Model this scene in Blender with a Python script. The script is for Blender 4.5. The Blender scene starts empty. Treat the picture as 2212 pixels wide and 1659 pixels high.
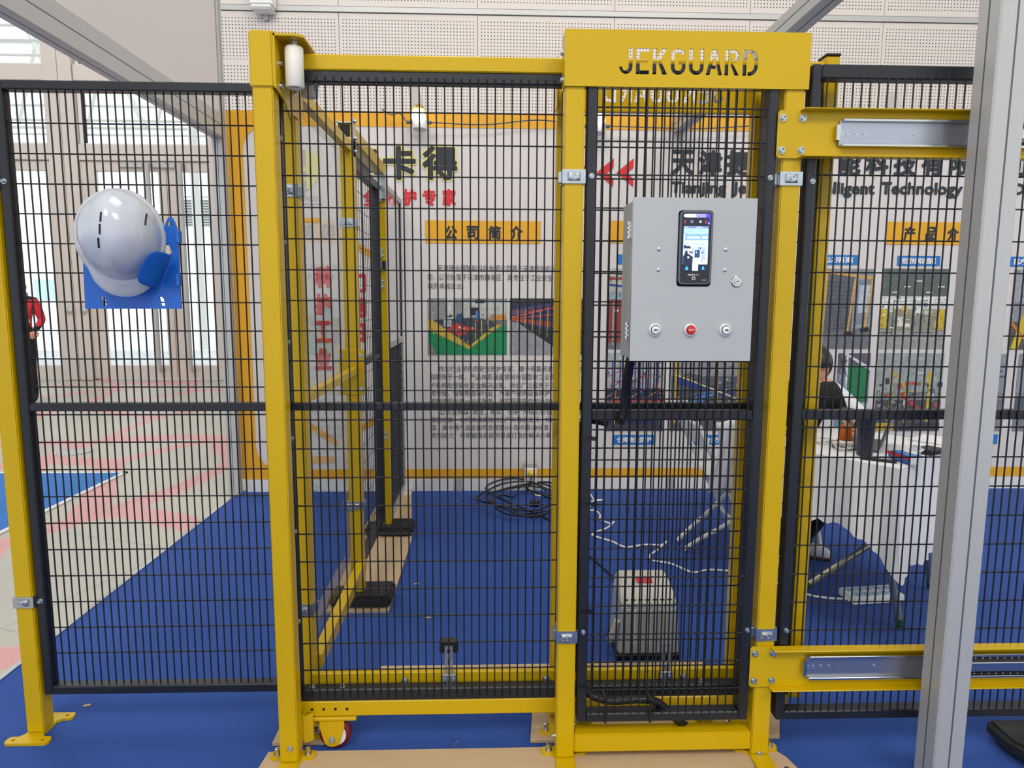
import bpy, bmesh, math, random
from mathutils import Vector, Matrix
random.seed(7)
scene = bpy.context.scene
COL = scene.collection

# ------------------------------------------------------------------ camera
CAM_H, FPX, IW, IH = 1.30, 1480.0, 2212.0, 1659.0
PITCH, YAW, ROLL = math.radians(7.3), math.radians(1.9), 0.0045
fw = Vector((math.sin(YAW) * math.cos(PITCH), math.cos(YAW) * math.cos(PITCH), -math.sin(PITCH)))
r0 = Vector((math.cos(YAW), -math.sin(YAW), 0.0))
u0 = r0.cross(fw)
rt = r0 * math.cos(ROLL) + u0 * math.sin(ROLL)
up = u0 * math.cos(ROLL) - r0 * math.sin(ROLL)
cam = bpy.data.cameras.new('camera')
cam.sensor_fit = 'HORIZONTAL'; cam.sensor_width = 36.0; cam.lens = 36.0 * FPX / IW
cam.clip_start = 0.05; cam.clip_end = 300
camo = bpy.data.objects.new('camera', cam); COL.objects.link(camo)
M = Matrix((rt, up, -fw)).transposed().to_4x4(); M.translation = Vector((0, 0, CAM_H))
camo.matrix_world = M
scene.camera = camo

# ------------------------------------------------------------------ light
world = bpy.data.worlds.new('sky'); scene.world = world; world.use_nodes = True
bg = world.node_tree.nodes['Background']
bg.inputs[0].default_value = (0.92, 0.97, 1.0, 1); bg.inputs[1].default_value = 1.25

def area(name, loc, target, size, power, color):
    l = bpy.data.lights.new(name, 'AREA'); l.shape = 'SQUARE'; l.size = size; l.energy = power; l.color = color
    o = bpy.data.objects.new(name, l); COL.objects.link(o); o.location = loc
    o.rotation_euler = (Vector(target) - Vector(loc)).to_track_quat('-Z', 'Y').to_euler()
    return o
# rows of hall lamps high under the roof
area('hall_lamp', (-2.0, -4.0, 7.6), (0, 3.0, 0.8), 3.0, 430, (1.0, 0.95, 0.88))
area('hall_lamp', (3.5, -3.0, 7.6), (0.5, 3.0, 0.8), 3.0, 300, (1.0, 0.95, 0.88))
area('hall_lamp', (0.5, 2.6, 7.6), (0.5, 2.6, 0.0), 3.0, 120, (1.0, 0.95, 0.88))
area('hall_lamp', (-5.5, 6.0, 7.6), (-5.5, 6.0, 0.0), 3.0, 230, (1.0, 0.97, 0.93))
sun = bpy.data.lights.new('sun', 'SUN'); sun.energy = 1.2; sun.angle = 0.01; sun.color = (1.0, 0.97, 0.92)
suno = bpy.data.objects.new('sun', sun); COL.objects.link(suno); suno.rotation_euler = (math.radians(36), 0, math.radians(-12))
vs = scene.view_settings
scene.display_settings.display_device = 'sRGB'
vs.view_transform = 'Standard'; vs.look = 'None'; vs.gamma = 1.0; vs.use_curve_mapping = False; vs.exposure = 0.0

# ------------------------------------------------------------------ helpers
def ray(px, py):
    return fw * FPX + rt * (px - IW / 2) - up * (py - IH / 2)
def at(px, py, Y):
    d = ray(px, py); return Vector((0, 0, CAM_H)) + d * (Y / d.y)
def at_ground(px, py, Z=0.0):
    d = ray(px, py); return Vector((0, 0, CAM_H)) + d * ((Z - CAM_H) / d.z)

def lin(h):
    if isinstance(h, str):
        h = h.lstrip('#'); c = [int(h[i:i + 2], 16) / 255 for i in (0, 2, 4)]
    else:
        c = list(h)
    return tuple((x / 12.92 if x <= 0.04045 else ((x + 0.055) / 1.055) ** 2.4) for x in c) + (1.0,)

MATS = {}
def mat(name, col, rough=0.5, metal=0.0, vary=0.0, scale=8.0, bump=0.0, bscale=60.0, emit=0.0, coat=0.0, stretch=None):
    if name in MATS: return MATS[name]
    m = bpy.data.materials.new(name); m.use_nodes = True; nt = m.node_tree; b = nt.nodes['Principled BSDF']
    c = lin(col); b.inputs['Base Color'].default_value = c
    b.inputs['Roughness'].default_value = rough; b.inputs['Metallic'].default_value = metal
    if coat: b.inputs['Coat Weight'].default_value = coat; b.inputs['Coat Roughness'].default_value = 0.08
    tc = nt.nodes.new('ShaderNodeTexCoord')
    src = tc.outputs['Object']
    if stretch:
        mp = nt.nodes.new('ShaderNodeMapping'); mp.inputs['Scale'].default_value = stretch
        nt.links.new(src, mp.inputs[0]); src = mp.outputs[0]
    if vary:
        n = nt.nodes.new('ShaderNodeTexNoise'); n.inputs['Scale'].default_value = scale; n.inputs['Detail'].default_value = 4
        nt.links.new(src, n.inputs['Vector'])
        mx = nt.nodes.new('ShaderNodeMix'); mx.data_type = 'RGBA'
        mx.inputs[6].default_value = tuple(x * (1 - vary) for x in c[:3]) + (1,)
        mx.inputs[7].default_value = tuple(min(1, x * (1 + vary)) for x in c[:3]) + (1,)
        nt.links.new(n.outputs[0], mx.inputs[0]); nt.links.new(mx.outputs[2], b.inputs['Base Color'])
    if bump:
        n2 = nt.nodes.new('ShaderNodeTexNoise'); n2.inputs['Scale'].default_value = bscale; n2.inputs['Detail'].default_value = 3
        nt.links.new(src, n2.inputs['Vector'])
        bp = nt.nodes.new('ShaderNodeBump'); bp.inputs['Strength'].default_value = bump; bp.inputs['Distance'].default_value = 0.002
        nt.links.new(n2.outputs[0], bp.inputs['Height']); nt.links.new(bp.outputs[0], b.inputs['Normal'])
    if emit:
        b.inputs['Emission Color'].default_value = c; b.inputs['Emission Strength'].default_value = emit
    MATS[name] = m
    return m

YEL = mat('yellow_powder_coat', '#C9A600', 0.34, vary=0.04, scale=5, bump=0.12, bscale=180, coat=0.12)
YEL.node_tree.nodes['Principled BSDF'].inputs['Specular IOR Level'].default_value = 0.32
BLK = mat('black_powder_coat', '#1A1E26', 0.42, vary=0.10, scale=20)
WIRE = mat('black_wire_coat', '#15171C', 0.45, vary=0.08, scale=30)
ZINC = mat('zinc_plated_steel', '#B9C2C8', 0.28, 0.9, vary=0.18, scale=40)
STEEL = mat('bright_steel', '#C9CBC8', 0.22, 1.0, vary=0.10, scale=20, stretch=(1, 30, 30))
SLIDE = mat('slide_steel', '#AEB2BE', 0.28, 0.85, vary=0.10, scale=6, stretch=(1, 1, 20))
ALU = mat('anodised_aluminium', '#B9BAB8', 0.42, 0.25, vary=0.05, scale=10, stretch=(20, 20, 1))
ALUD = mat('aluminium_groove', '#5C6268', 0.6, 0.3, vary=0.05)
RUB = mat('black_rubber', '#1C1D20', 0.62, vary=0.15, scale=25, bump=0.1)
CABG = mat('light_grey_enamel', '#B0B3B4', 0.45, vary=0.02, scale=4, bump=0.05, bscale=250)
WPLA = mat('white_plastic', '#E6E7E4', 0.35, vary=0.03)
NYLON = mat('white_nylon', '#E4E0D6', 0.5, vary=0.03)
HELM = mat('white_glossy_shell', '#C3CAD4', 0.16, vary=0.02, coat=0.35)
BLUEP = mat('blue_plastic', '#1565C8', 0.38, vary=0.05)
WINE = mat('wine_red_polyurethane', '#6E1424', 0.4, vary=0.1)
WOOD = mat('beige_board', '#BFA582', 0.65, vary=0.10, scale=9, stretch=(1, 12, 12))
WHITEM = mat('white_enamel', '#DEDFDB', 0.4, vary=0.03)
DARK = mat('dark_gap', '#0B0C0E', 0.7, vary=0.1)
BLKP = mat('black_plastic', '#141518', 0.35, vary=0.08)
CLOTH = mat('white_table_linen', '#E7E7E8', 0.8, vary=0.03, scale=5, bump=0.2, bscale=300)
SKIN = mat('skin', '#C98E72', 0.55, vary=0.06)
HAIR = mat('black_hair', '#17151A', 0.45, vary=0.2, scale=60)
JACK = mat('black_fabric', '#16171B', 0.85, vary=0.2, scale=30)
SHIRT = mat('white_fabric', '#D9D9DC', 0.85, vary=0.04)
WALLW = mat('print_white', '#D5CFCB', 0.55, vary=0.015, scale=2.0, bump=0.05)
PYEL = mat('print_yellow', '#E3A40F', 0.55, vary=0.03)
PBLK = mat('print_black', '#262A33', 0.6, vary=0.04)
PGRY = mat('print_dark_grey', '#55575C', 0.6, vary=0.04)
PRED = mat('print_red', '#D8151C', 0.55, vary=0.04)
PBLU = mat('print_blue', '#1273C2', 0.55, vary=0.04)
PWHT = mat('print_letter_white', '#E8E8E8', 0.55, vary=0.02)
PYLO = mat('print_outline_yellow', '#DED57A', 0.55, vary=0.02)
HALLW = mat('hall_cladding', '#D3CBC4', 0.5, vary=0.02, scale=1.0)
FACADE = mat('facade_frame', '#CFC6BE', 0.5, vary=0.03, scale=1.5)

# attribute coloured flat print
PRINT = bpy.data.materials.new('flat_print'); PRINT.use_nodes = True
_b = PRINT.node_tree.nodes['Principled BSDF']; _b.inputs['Roughness'].default_value = 0.55
_a = PRINT.node_tree.nodes.new('ShaderNodeVertexColor'); _a.layer_name = 'ink'
_n = PRINT.node_tree.nodes.new('ShaderNodeTexNoise'); _n.inputs['Scale'].default_value = 38; _n.inputs['Detail'].default_value = 6; _n.inputs['Roughness'].default_value = 0.75
_c = PRINT.node_tree.nodes.new('ShaderNodeTexCoord'); PRINT.node_tree.links.new(_c.outputs['Object'], _n.inputs['Vector'])
_r = PRINT.node_tree.nodes.new('ShaderNodeMapRange'); _r.inputs['From Min'].default_value = 0.3; _r.inputs['From Max'].default_value = 0.7; _r.inputs['To Min'].default_value = 0.62; _r.inputs['To Max'].default_value = 1.25
PRINT.node_tree.links.new(_n.outputs[0], _r.inputs['Value'])
_m = PRINT.node_tree.nodes.new('ShaderNodeMix'); _m.data_type = 'RGBA'; _m.blend_type = 'MULTIPLY'; _m.inputs[0].default_value = 1.0
PRINT.node_tree.links.new(_a.outputs[0], _m.inputs[6]); PRINT.node_tree.links.new(_r.outputs[0], _m.inputs[7])
PRINT.node_tree.links.new(_m.outputs[2], _b.inputs['Base Color'])
SCREEN = bpy.data.materials.new('lit_screen'); SCREEN.use_nodes = True
_b = SCREEN.node_tree.nodes['Principled BSDF']; _b.inputs['Roughness'].default_value = 0.15
_a = SCREEN.node_tree.nodes.new('ShaderNodeVertexColor'); _a.layer_name = 'ink'
SCREEN.node_tree.links.new(_a.outputs[0], _b.inputs['Base Color'])
SCREEN.node_tree.links.new(_a.outputs[0], _b.inputs['Emission Color']); _b.inputs['Emission Strength'].default_value = 0.75

def glass(name, tint, refl=1.0, ior=1.49):
    m = bpy.data.materials.new(name); m.use_nodes = True; nt = m.node_tree
    for n in list(nt.nodes):
        if n.type != 'OUTPUT_MATERIAL': nt.nodes.remove(n)
    out = [n for n in nt.nodes if n.type == 'OUTPUT_MATERIAL'][0]
    t = nt.nodes.new('ShaderNodeBsdfTransparent'); t.inputs[0].default_value = lin(tint)
    g = nt.nodes.new('ShaderNodeBsdfGlossy'); g.inputs['Roughness'].default_value = 0.0
    f = nt.nodes.new('ShaderNodeFresnel'); f.inputs[0].default_value = ior
    mu = nt.nodes.new('ShaderNodeMath'); mu.operation = 'MULTIPLY'; mu.inputs[1].default_value = refl
    mx = nt.nodes.new('ShaderNodeMixShader')
    # only the outer skin mirrors, so a pane of real thickness does not reflect twice at grazing view
    ge = nt.nodes.new('ShaderNodeNewGeometry'); inv = nt.nodes.new('ShaderNodeMath'); inv.operation = 'SUBTRACT'; inv.inputs[0].default_value = 1.0
    nt.links.new(ge.outputs['Backfacing'], inv.inputs[1]); m2_ = nt.nodes.new('ShaderNodeMath'); m2_.operation = 'MULTIPLY'
    nt.links.new(f.outputs[0], mu.inputs[0]); nt.links.new(mu.outputs[0], m2_.inputs[0]); nt.links.new(inv.outputs[0], m2_.inputs[1]); nt.links.new(m2_.outputs[0], mx.inputs[0])
    nt.links.new(t.outputs[0], mx.inputs[1]); nt.links.new(g.outputs[0], mx.inputs[2])
    nt.links.new(mx.outputs[0], out.inputs[0])
    return m
ACRYL = glass('clear_acrylic', '#F4F6F6', 1.0)
PANE = glass('window_pane', '#FCFEFE', 0.35)
AMBER = glass('amber_plastic', '#F7DDBE', 0.8)

WLOC = {}
class MB:
    """collects shapes in world coordinates, then becomes one mesh object"""
    def __init__(s): s.v = []; s.f = []; s.c = []
    def poly(s, pts, col=None):
        n = len(s.v); s.v += [tuple(p) for p in pts]; s.f.append(list(range(n, n + len(pts)))); s.c.append(col); return s
    def box(s, x0, x1, y0, y1, z0, z1):
        n = len(s.v)
        s.v += [(x0, y0, z0), (x1, y0, z0), (x1, y1, z0), (x0, y1, z0), (x0, y0, z1), (x1, y0, z1), (x1, y1, z1), (x0, y1, z1)]
        for q in ((3, 2, 1, 0), (4, 5, 6, 7), (0, 1, 5, 4), (1, 2, 6, 5), (2, 3, 7, 6), (3, 0, 4, 7)):
            s.f.append([n + i for i in q]); s.c.append(None)
        return s
    def obox(s, c, ex, ey, ez):
        """oriented box: centre and three half vectors"""
        c, ex, ey, ez = Vector(c), Vector(ex), Vector(ey), Vector(ez); n = len(s.v)
        for a, b, d in ((-1, -1, -1), (1, -1, -1), (1, 1, -1), (-1, 1, -1), (-1, -1, 1), (1, -1, 1), (1, 1, 1), (-1, 1, 1)):
            s.v.append(tuple(c + ex * a + ey * b + ez * d))
        for q in ((3, 2, 1, 0), (4, 5, 6, 7), (0, 1, 5, 4), (1, 2, 6, 5), (2, 3, 7, 6), (3, 0, 4, 7)):
            s.f.append([n + i for i in q]); s.c.append(None)
        return s
    def tube(s, path, r, n=8, cap=True):
        path = [Vector(p) for p in path]; rs = r if isinstance(r, (list, tuple)) else [r] * len(path)
        base = len(s.v); prev = None
        for i, p in enumerate(path):
            d = (path[min(i + 1, len(path) - 1)] - path[max(i - 1, 0)])
            if d.length < 1e-9: d = Vector((0, 0, 1))
            d.normalize()
            if prev is None:
                a = Vector((0, 0, 1)) if abs(d.z) < 0.9 else Vector((1, 0, 0))
                u = d.cross(a).normalized()
            else:
                u = (prev - d * prev.dot(d)).normalized()
            prev = u; w = d.cross(u)
            for k in range(n):
                t = 2 * math.pi * k / n
                s.v.append(tuple(p + (u * math.cos(t) + w * math.sin(t)) * rs[i]))
        for i in range(len(path) - 1):
            for k in range(n):
                a = base + i * n + k; b = base + i * n + (k + 1) % n
                s.f.append([a, b, b + n, a + n]); s.c.append(None)
        if cap:
            s.f.append([base + k for k in range(n)][::-1]); s.c.append(None)
            s.f.append([base + (len(path) - 1) * n + k for k in range(n)]); s.c.append(None)
        return s
    def cyl(s, p0, p1, r, n=16): return s.tube([p0, p1], r, n)
    def lathe(s, axis0, axisdir, prof, n=20):
        """profile (distance along axis, radius)"""
        o = Vector(axis0); d = Vector(axisdir).normalized()
        return s.tube_prof(o, d, prof, n)
    def tube_prof(s, o, d, prof, n):
        a = Vector((0, 0, 1)) if abs(d.z) < 0.9 else Vector((1, 0, 0))
        u = d.cross(a).normalized(); w = d.cross(u); base = len(s.v)
        for (h, r) in prof:
            for k in range(n):
                t = 2 * math.pi * k / n
                s.v.append(tuple(o + d * h + (u * math.cos(t) + w * math.sin(t)) * max(r, 1e-5)))
        for i in range(len(prof) - 1):
            for k in range(n):
                a_ = base + i * n + k; b_ = base + i * n + (k + 1) % n
                s.f.append([a_, b_, b_ + n, a_ + n]); s.c.append(None)
        s.f.append([base + k for k in range(n)][::-1]); s.c.append(None)
        s.f.append([base + (len(prof) - 1) * n + k for k in range(n)]); s.c.append(None)
        return s
    def prism(s, pts, d):
        """polygon (3-D points) pushed along vector d"""
        d = Vector(d); n = len(s.v); k = len(pts)
        s.v += [tuple(Vector(p)) for p in pts] + [tuple(Vector(p) + d) for p in pts]
        s.f.append([n + i for i in range(k)][::-1]); s.c.append(None)
        s.f.append([n + k + i for i in range(k)]); s.c.append(None)
        for i in range(k):
            j = (i + 1) % k; s.f.append([n + i, n + j, n + k + j, n + k + i]); s.c.append(None)
        return s
    def mesh(s, name, material, bevel=0.0, smooth=35, origin=None, seg=1, weld=False):
        xs = [Vector(p) for p in s.v]
        if origin is None:
            lo = Vector([min(p[i] for p in xs) for i in range(3)]); hi = Vector([max(p[i] for p in xs) for i in range(3)])
            origin = (lo + hi) / 2
        me = bpy.data.meshes.new(name)
        me.from_pydata([tuple(p - origin) for p in xs], [], s.f)
        if any(c is not None for c in s.c):
            ca = me.color_attributes.new('ink', 'FLOAT_COLOR', 'CORNER')
            for p, c in zip(me.polygons, s.c):
                for li in p.loop_indices: ca.data[li].color = lin(c or '#808080')
        bm = bmesh.new(); bm.from_mesh(me)
        if weld: bmesh.ops.remove_doubles(bm, verts=bm.verts, dist=1e-5)
        if bevel:
            bmesh.ops.bevel(bm, geom=[e for e in bm.edges if len(e.link_faces) == 2 and e.calc_face_angle(0) > 0.6],
                            offset=bevel, segments=seg, affect='EDGES', clamp_overlap=True)
        if not any(c is not None for c in s.c):
            bmesh.ops.recalc_face_normals(bm, faces=bm.faces)
        bm.to_mesh(me); bm.free()
        if smooth:
            for p in me.polygons: p.use_smooth = True
            me.set_sharp_from_angle(angle=math.radians(smooth))
        me.materials.append(material)
        return me, origin
    def build(s, name, material, parent=None, **kw):
        me, o = s.mesh(name, material, **kw)
        return place(name, me, o, parent)

def place(name, me, loc, parent=None):
    ob = bpy.data.objects.new(name, me); COL.objects.link(ob); loc = Vector(loc)
    WLOC[ob.name] = loc
    if parent is not None:
        ob.parent = parent; ob.location = loc - WLOC[parent.name]
    else:
        ob.location = loc
    return ob

def tag(o, label, cat, group=None, kind=None):
    if kind: o['kind'] = kind
    if kind != 'structure' or label:
        if label: o['label'] = label
        if cat: o['category'] = cat
    if group: o['group'] = group
    return o
def thing(name, label, cat, loc, group=None):
    o = bpy.data.objects.new(name, None); COL.objects.link(o); o.location = loc; o.empty_display_size = 0.05
    WLOC[o.name] = Vector(loc)
    return tag(o, label, cat, group)
def structure(name, loc=(0, 0, 0), label=None):
    o = bpy.data.objects.new(name, None); COL.objects.link(o); o.location = loc; WLOC[o.name] = Vector(loc); o['kind'] = 'structure'
    if label: o['label'] = label
    return o
def struct(o, label=None):
    o['kind'] = 'structure'
    if label: o['label'] = label
    return o
def bx(name, m, parent, x0, x1, y0, y1, z0, z1, bevel=0.0, **kw):
    return MB().box(x0, x1, y0, y1, z0, z1).build(name, m, parent, bevel=bevel, **kw)

def curve_mesh(splines, extrude, name='shape'):
    """closed 2-D outlines (x, y); inner ones cut holes"""
    c = bpy.data.curves.new('tmp', 'CURVE'); c.dimensions = '2D'; c.fill_mode = 'BOTH'; c.extrude = extrude
    for pts in splines:
        sp = c.splines.new('POLY'); sp.points.add(len(pts) - 1)
        for p, q in zip(sp.points, pts): p.co = (q[0], q[1], 0, 1)
        sp.use_cyclic_u = True
    return curve_to_mesh(c, name)
def curve_to_mesh(c, name):
    o = bpy.data.objects.new('tmp', c); COL.objects.link(o)
    dg = bpy.context.evaluated_depsgraph_get(); dg.update()
    me = bpy.data.meshes.new_from_object(o.evaluated_get(dg)); me.name = name
    bpy.data.objects.remove(o); bpy.data.curves.remove(c)
    me.materials.clear()
    return me
def text_mesh(body, offset=0.0, extrude=0.0, space=1.0, res=2):
    c = bpy.data.curves.new('tmp', 'FONT'); c.body = body; c.size = 1.0; c.offset = offset; c.extrude = extrude
    c.resolution_u = res; c.space_character = space
    return curve_to_mesh(c, 'lettering')
def fit(me, x0, x1, z0, z1, y, material, bold=0.0):
    """scale 2-D lettering into the rectangle x0..x1, z0..z1 standing in plane y, read from -Y"""
    vs_ = me.vertices
    ax, bx_ = min(v.co.x for v in vs_), max(v.co.x for v in vs_); ay, by = min(v.co.y for v in vs_), max(v.co.y for v in vs_)
    cx, cz = (x0 + x1) / 2, (z0 + z1) / 2
    for v in vs_:
        tx = (v.co.x - ax) / max(bx_ - ax, 1e-6); tz = (v.co.y - ay) / max(by - ay, 1e-6)
        v.co = ((x1 - x0) * (tx - .5), -v.co.z, (z1 - z0) * (tz - .5))
    me.materials.append(material)
    if bold > 0:
        v0 = [v.co.copy() for v in vs_]; f0 = [list(p.vertices) for p in me.polygons]; vv = list(v0); ff = list(f0)
        lay = 0; rings = ((1.0, 10),) if bold < 0.006 else ((1.0, 14), (0.5, 6))
        for rr_, n in rings:
            for k in range(n):
                t = 2 * math.pi * k / n; lay += 1; d = Vector((math.cos(t) * bold * rr_, lay * 4e-5, math.sin(t) * bold * rr_)); b0 = len(vv)
                vv += [c + d for c in v0]; ff += [[i + b0 for i in f] for f in f0]
        m3 = bpy.data.meshes.new(me.name); m3.from_pydata(vv, [], ff); m3.materials.append(material); me = m3
    return me, Vector((cx, y, cz))

# ------------------------------------------------------------------ floor of the hall and carpets
def floor_material():
    m = bpy.data.materials.new('hall_floor_stone'); m.use_nodes = True; nt = m.node_tree; b = nt.nodes['Principled BSDF']
    tc = nt.nodes.new('ShaderNodeTexCoord'); mp = nt.nodes.new('ShaderNodeMapping')
    mp.inputs['Rotation'].default_value = (0, 0, math.radians(35)); mp.inputs['Scale'].default_value = (1.0, 0.62, 1)
    nt.links.new(tc.outputs['Object'], mp.inputs[0])
    nz = nt.nodes.new('ShaderNodeTexNoise'); nz.inputs['Scale'].default_value = 1.2
    nt.links.new(mp.outputs[0], nz.inputs['Vector'])
    ad = nt.nodes.new('ShaderNodeVectorMath'); ad.operation = 'MULTIPLY_ADD'; ad.inputs[1].default_value = (0.35, 0.35, 0)
    nt.links.new(nz.outputs[1], ad.inputs[0]); nt.links.new(mp.outputs[0], ad.inputs[2])
    vo = nt.nodes.new('ShaderNodeTexVoronoi'); vo.feature = 'DISTANCE_TO_EDGE'; vo.inputs['Scale'].default_value = 0.95
    nt.links.new(ad.outputs[0], vo.inputs['Vector'])
    lt = nt.nodes.new('ShaderNodeMapRange'); lt.inputs['From Min'].default_value = 0.055; lt.inputs['From Max'].default_value = 0.066
    lt.inputs['To Min'].default_value = 1.0; lt.inputs['To Max'].default_value = 0.0
    nt.links.new(vo.outputs['Distance'], lt.inputs['Value'])
    n2 = nt.nodes.new('ShaderNodeTexNoise'); n2.inputs['Scale'].default_value = 0.5; n2.inputs['Detail'].default_value = 5
    nt.links.new(tc.outputs['Object'], n2.inputs['Vector'])
    g = nt.nodes.new('ShaderNodeMix'); g.data_type = 'RGBA'; g.inputs[6].default_value = lin('#A8AAA2'); g.inputs[7].default_value = lin('#C4BEAC')
    nt.links.new(n2.outputs[0], g.inputs[0])
    k = nt.nodes.new('ShaderNodeMix'); k.data_type = 'RGBA'; k.inputs[7].default_value = lin('#D39A97')
    nt.links.new(lt.outputs[0], k.inputs[0]); nt.links.new(g.outputs[2], k.inputs[6])
    br = nt.nodes.new('ShaderNodeTexBrick'); br.inputs['Scale'].default_value = 1.0; br.inputs['Mortar Size'].default_value = 0.006
    br.inputs['Brick Width'].default_value = 0.9; br.inputs['Row Height'].default_value = 0.9; br.offset = 0.0
    br.inputs['Color1'].default_value = (1, 1, 1, 1); br.inputs['Color2'].default_value = (0.94, 0.94, 0.94, 1); br.inputs['Mortar'].default_value = (0.78, 0.78, 0.78, 1)
    m2 = nt.nodes.new('ShaderNodeMapping'); m2.inputs['Rotation'].default_value = (0, 0, math.radians(20))
    nt.links.new(tc.outputs['Object'], m2.inputs[0]); nt.links.new(m2.outputs[0], br.inputs['Vector'])
    q = nt.nodes.new('ShaderNodeMix'); q.data_type = 'RGBA'; q.blend_type = 'MULTIPLY'; q.inputs[0].default_value = 1.0
    nt.links.new(k.outputs[2], q.inputs[6]); nt.links.new(br.outputs[0], q.inputs[7])
    nt.links.new(q.outputs[2], b.inputs['Base Color']); b.inputs['Roughness'].default_value = 0.42
    return m
def carpet_material(name, col):
    m = mat(name, col, 0.95, vary=0.10, scale=3.0, bump=0.6, bscale=420)
    m.node_tree.nodes['Principled BSDF'].inputs['Sheen Weight'].default_value = 0.03
    return m
CARP = carpet_material('blue_carpet', '#204896')
CARP2 = carpet_material('bright_blue_carpet', '#2F72BC')
struct(MB().box(-20, 12, -6, 10.9, -0.06, -0.006).build('floor', floor_material(), None, origin=Vector((0, 0, 0)), smooth=0))
tag(MB().box(-1.66, 6.5, -2.0, 4.52, -0.0055, 0.0).build('carpet', CARP, None, origin=Vector((0, 0, 0)), smooth=0),
    'dark blue needle felt carpet covering the booth floor under the yellow gate', 'carpet')
tag(MB().box(-9.0, -2.70, -2.0, 5.0, -0.0055, 0.0).build('carpet', CARP2, None, origin=Vector((0, 0, 0)), smooth=0),
    'brighter blue carpet of the neighbouring stand at far left', 'carpet')
struct(bx('trim_1', STEEL, None, -1.675, -1.655, -2.0, 4.42, -0.005, 0.004))
struct(bx('trim_2', WHITEM, None, -2.70, -2.67, -2.0, 5.03, -0.005, 0.003))
struct(bx('trim_3', WHITEM, None, -9.0, -2.67, 5.0, 5.03, -0.005, 0.003))

struct(bx('ceiling', mat('hall_roof', '#D8D6D2', 0.8, vary=0.03), None, -24, 24, -18, 10.9, 8.0, 8.2))  # unseen hall roof, added to keep sky light off the interior

# ------------------------------------------------------------------ booth back wall with its print
YW = 4.50
wall = structure('wall_back', (1.2, YW, 0))
bx('wall_board', WALLW, wall, -1.64, 5.2, YW, YW + 0.05, 0.085, 2.44)
yb = MB()
def wrect(mb, x0, x1, z0, z1, y):
    return mb.poly([(x0, y, z0), (x1, y, z0), (x1, y, z1), (x0, y, z1)])
# yellow border with rounded inner corners
rad = 0.16; xi, zi0, zi1 = -1.545, 0.149, 2.352
outer = [(-1.64, 0.085), (5.2, 0.085), (5.2, 2.44), (-1.64, 2.44)]
inner = []
for k in range(9):
    t = math.pi + k * math.pi / 16; inner.append((xi + rad + rad * math.cos(t), zi0 + rad + rad * math.sin(t)))
inner += [(5.1, zi0), (5.1, zi1)]
for k in range(9):
    t = math.pi / 2 + k * math.pi / 16; inner.append((xi + rad + rad * math.cos(t), zi1 - rad + rad * math.sin(t)))
me = curve_mesh([outer, inner], 0.0, 'border_print')
for v in me.vertices: v.co = (v.co.x - 1.2, 0, v.co.y)
me.materials.append(PYEL)
place('border_print', me, (1.2, YW - 0.003, 0), wall)
bb = structure('baseboard_back', (1.2, YW, 0))
for k in range(5):
    a = -1.62 + k * 1.44
    bx('baseboard_panel', WHITEM, bb, a, a + 1.38, YW - 0.012, YW + 0.03, 0.0, 0.082)
    bx('baseboard_foot', ALU, bb, a + 1.385, a + 1.435, YW - 0.02, YW + 0.03, 0.0, 0.082)

def wt(body, px0, px1, py0, py1, material, off=0.0, space=1.0, dy=0.006, part='lettering', res=2):
    a = at(px0, py1, YW); b = at(px1, py0, YW)
    r = off; me_, o = fit(text_mesh(body, 0.0, 0.0, space, res), a.x + r, b.x - r, a.z + r, b.z - r, YW - dy, material, bold=r)
    return place(part, me_, o, wall)
def wband(px0, px1, py0, py1, material, dy=0.004, part='band_print'):
    a = at(px0, py1, YW); b = at(px1, py0, YW)
    m_ = MB(); wrect(m_, a.x, b.x, a.z, b.z, YW - dy)
    return m_.build(part, material, wall, smooth=0)
for ch, a, b in (('捷', 742, 816), ('卡', 828, 898), ('得', 913, 988)):
    wt(ch, a - 3.5, b + 3.5, 312.5, 392.5, PYLO, 0.0175, dy=0.0052, part='title_outline')
    wt(ch, a, b, 316, 389, PBLK, 0.0085, dy=0.007, part='title_character')
for i, ch in enumerate('安全防护专家'):
    x = 742 + i * 42.8; wt(ch, x, x + 29, 408, 445, PRED, 0.004, part='slogan_character')
wband(919, 1168, 478, 525, PYEL)
for i, ch in enumerate('公司简介'):
    x = 961 + i * 47; wt(ch, x, x + 27, 488, 518, PBLK, 0.0035, part='heading_character')
PAR = [(945, 580, '天津捷卡得智能科技有限公司源于天津同创机械制造有限公'), (924, 599.5, '司，公司坐落于天津市静海区，是专注于工业安全与防护领'), (924, 617.5, '域的卓越企业。'),
       (948, 796.5, '作为行业领先的安全防护专家，捷卡得集研发、生产、销售'), (929, 814, '和服务于一体，产品体系涵盖钢制与铝型材工业围栏、自动'),
       (929, 832, '护系统及智能化安全解决方案。我们广泛服务于工业自动化'), (930, 849, '流仓储、智能制造等行业，为客户提供设备防护、区域隔离'),
       (930, 866, '流物流优化的一站式服务，切实保障生产安全与运营效率。'), (950, 889.5, '公司坚持以“诚信、务实、创新”为核心价值观，以精益'),
       (931, 906, '致的态度，依托快速高效的生产与售后支持，持续为客户创'), (931, 923, '值。捷卡得产品全面符合欧盟ISO及中国GB标准，并具备'), (932, 940, '定制能力，可根据需求提供量身打造的解决方案。')]
for x, y, s in PAR:
    n = sum(0.55 if ord(c) < 128 else 1.0 for c in s)
    tail = 0.55 if s[-1] in '，。' else 0
    wt(s, x, x + (n - tail) * 12.32 - 1.4, y - 6.3, y + 6.3, PGRY, 0.0, 1.0, part='paragraph_line', res=1)
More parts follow.
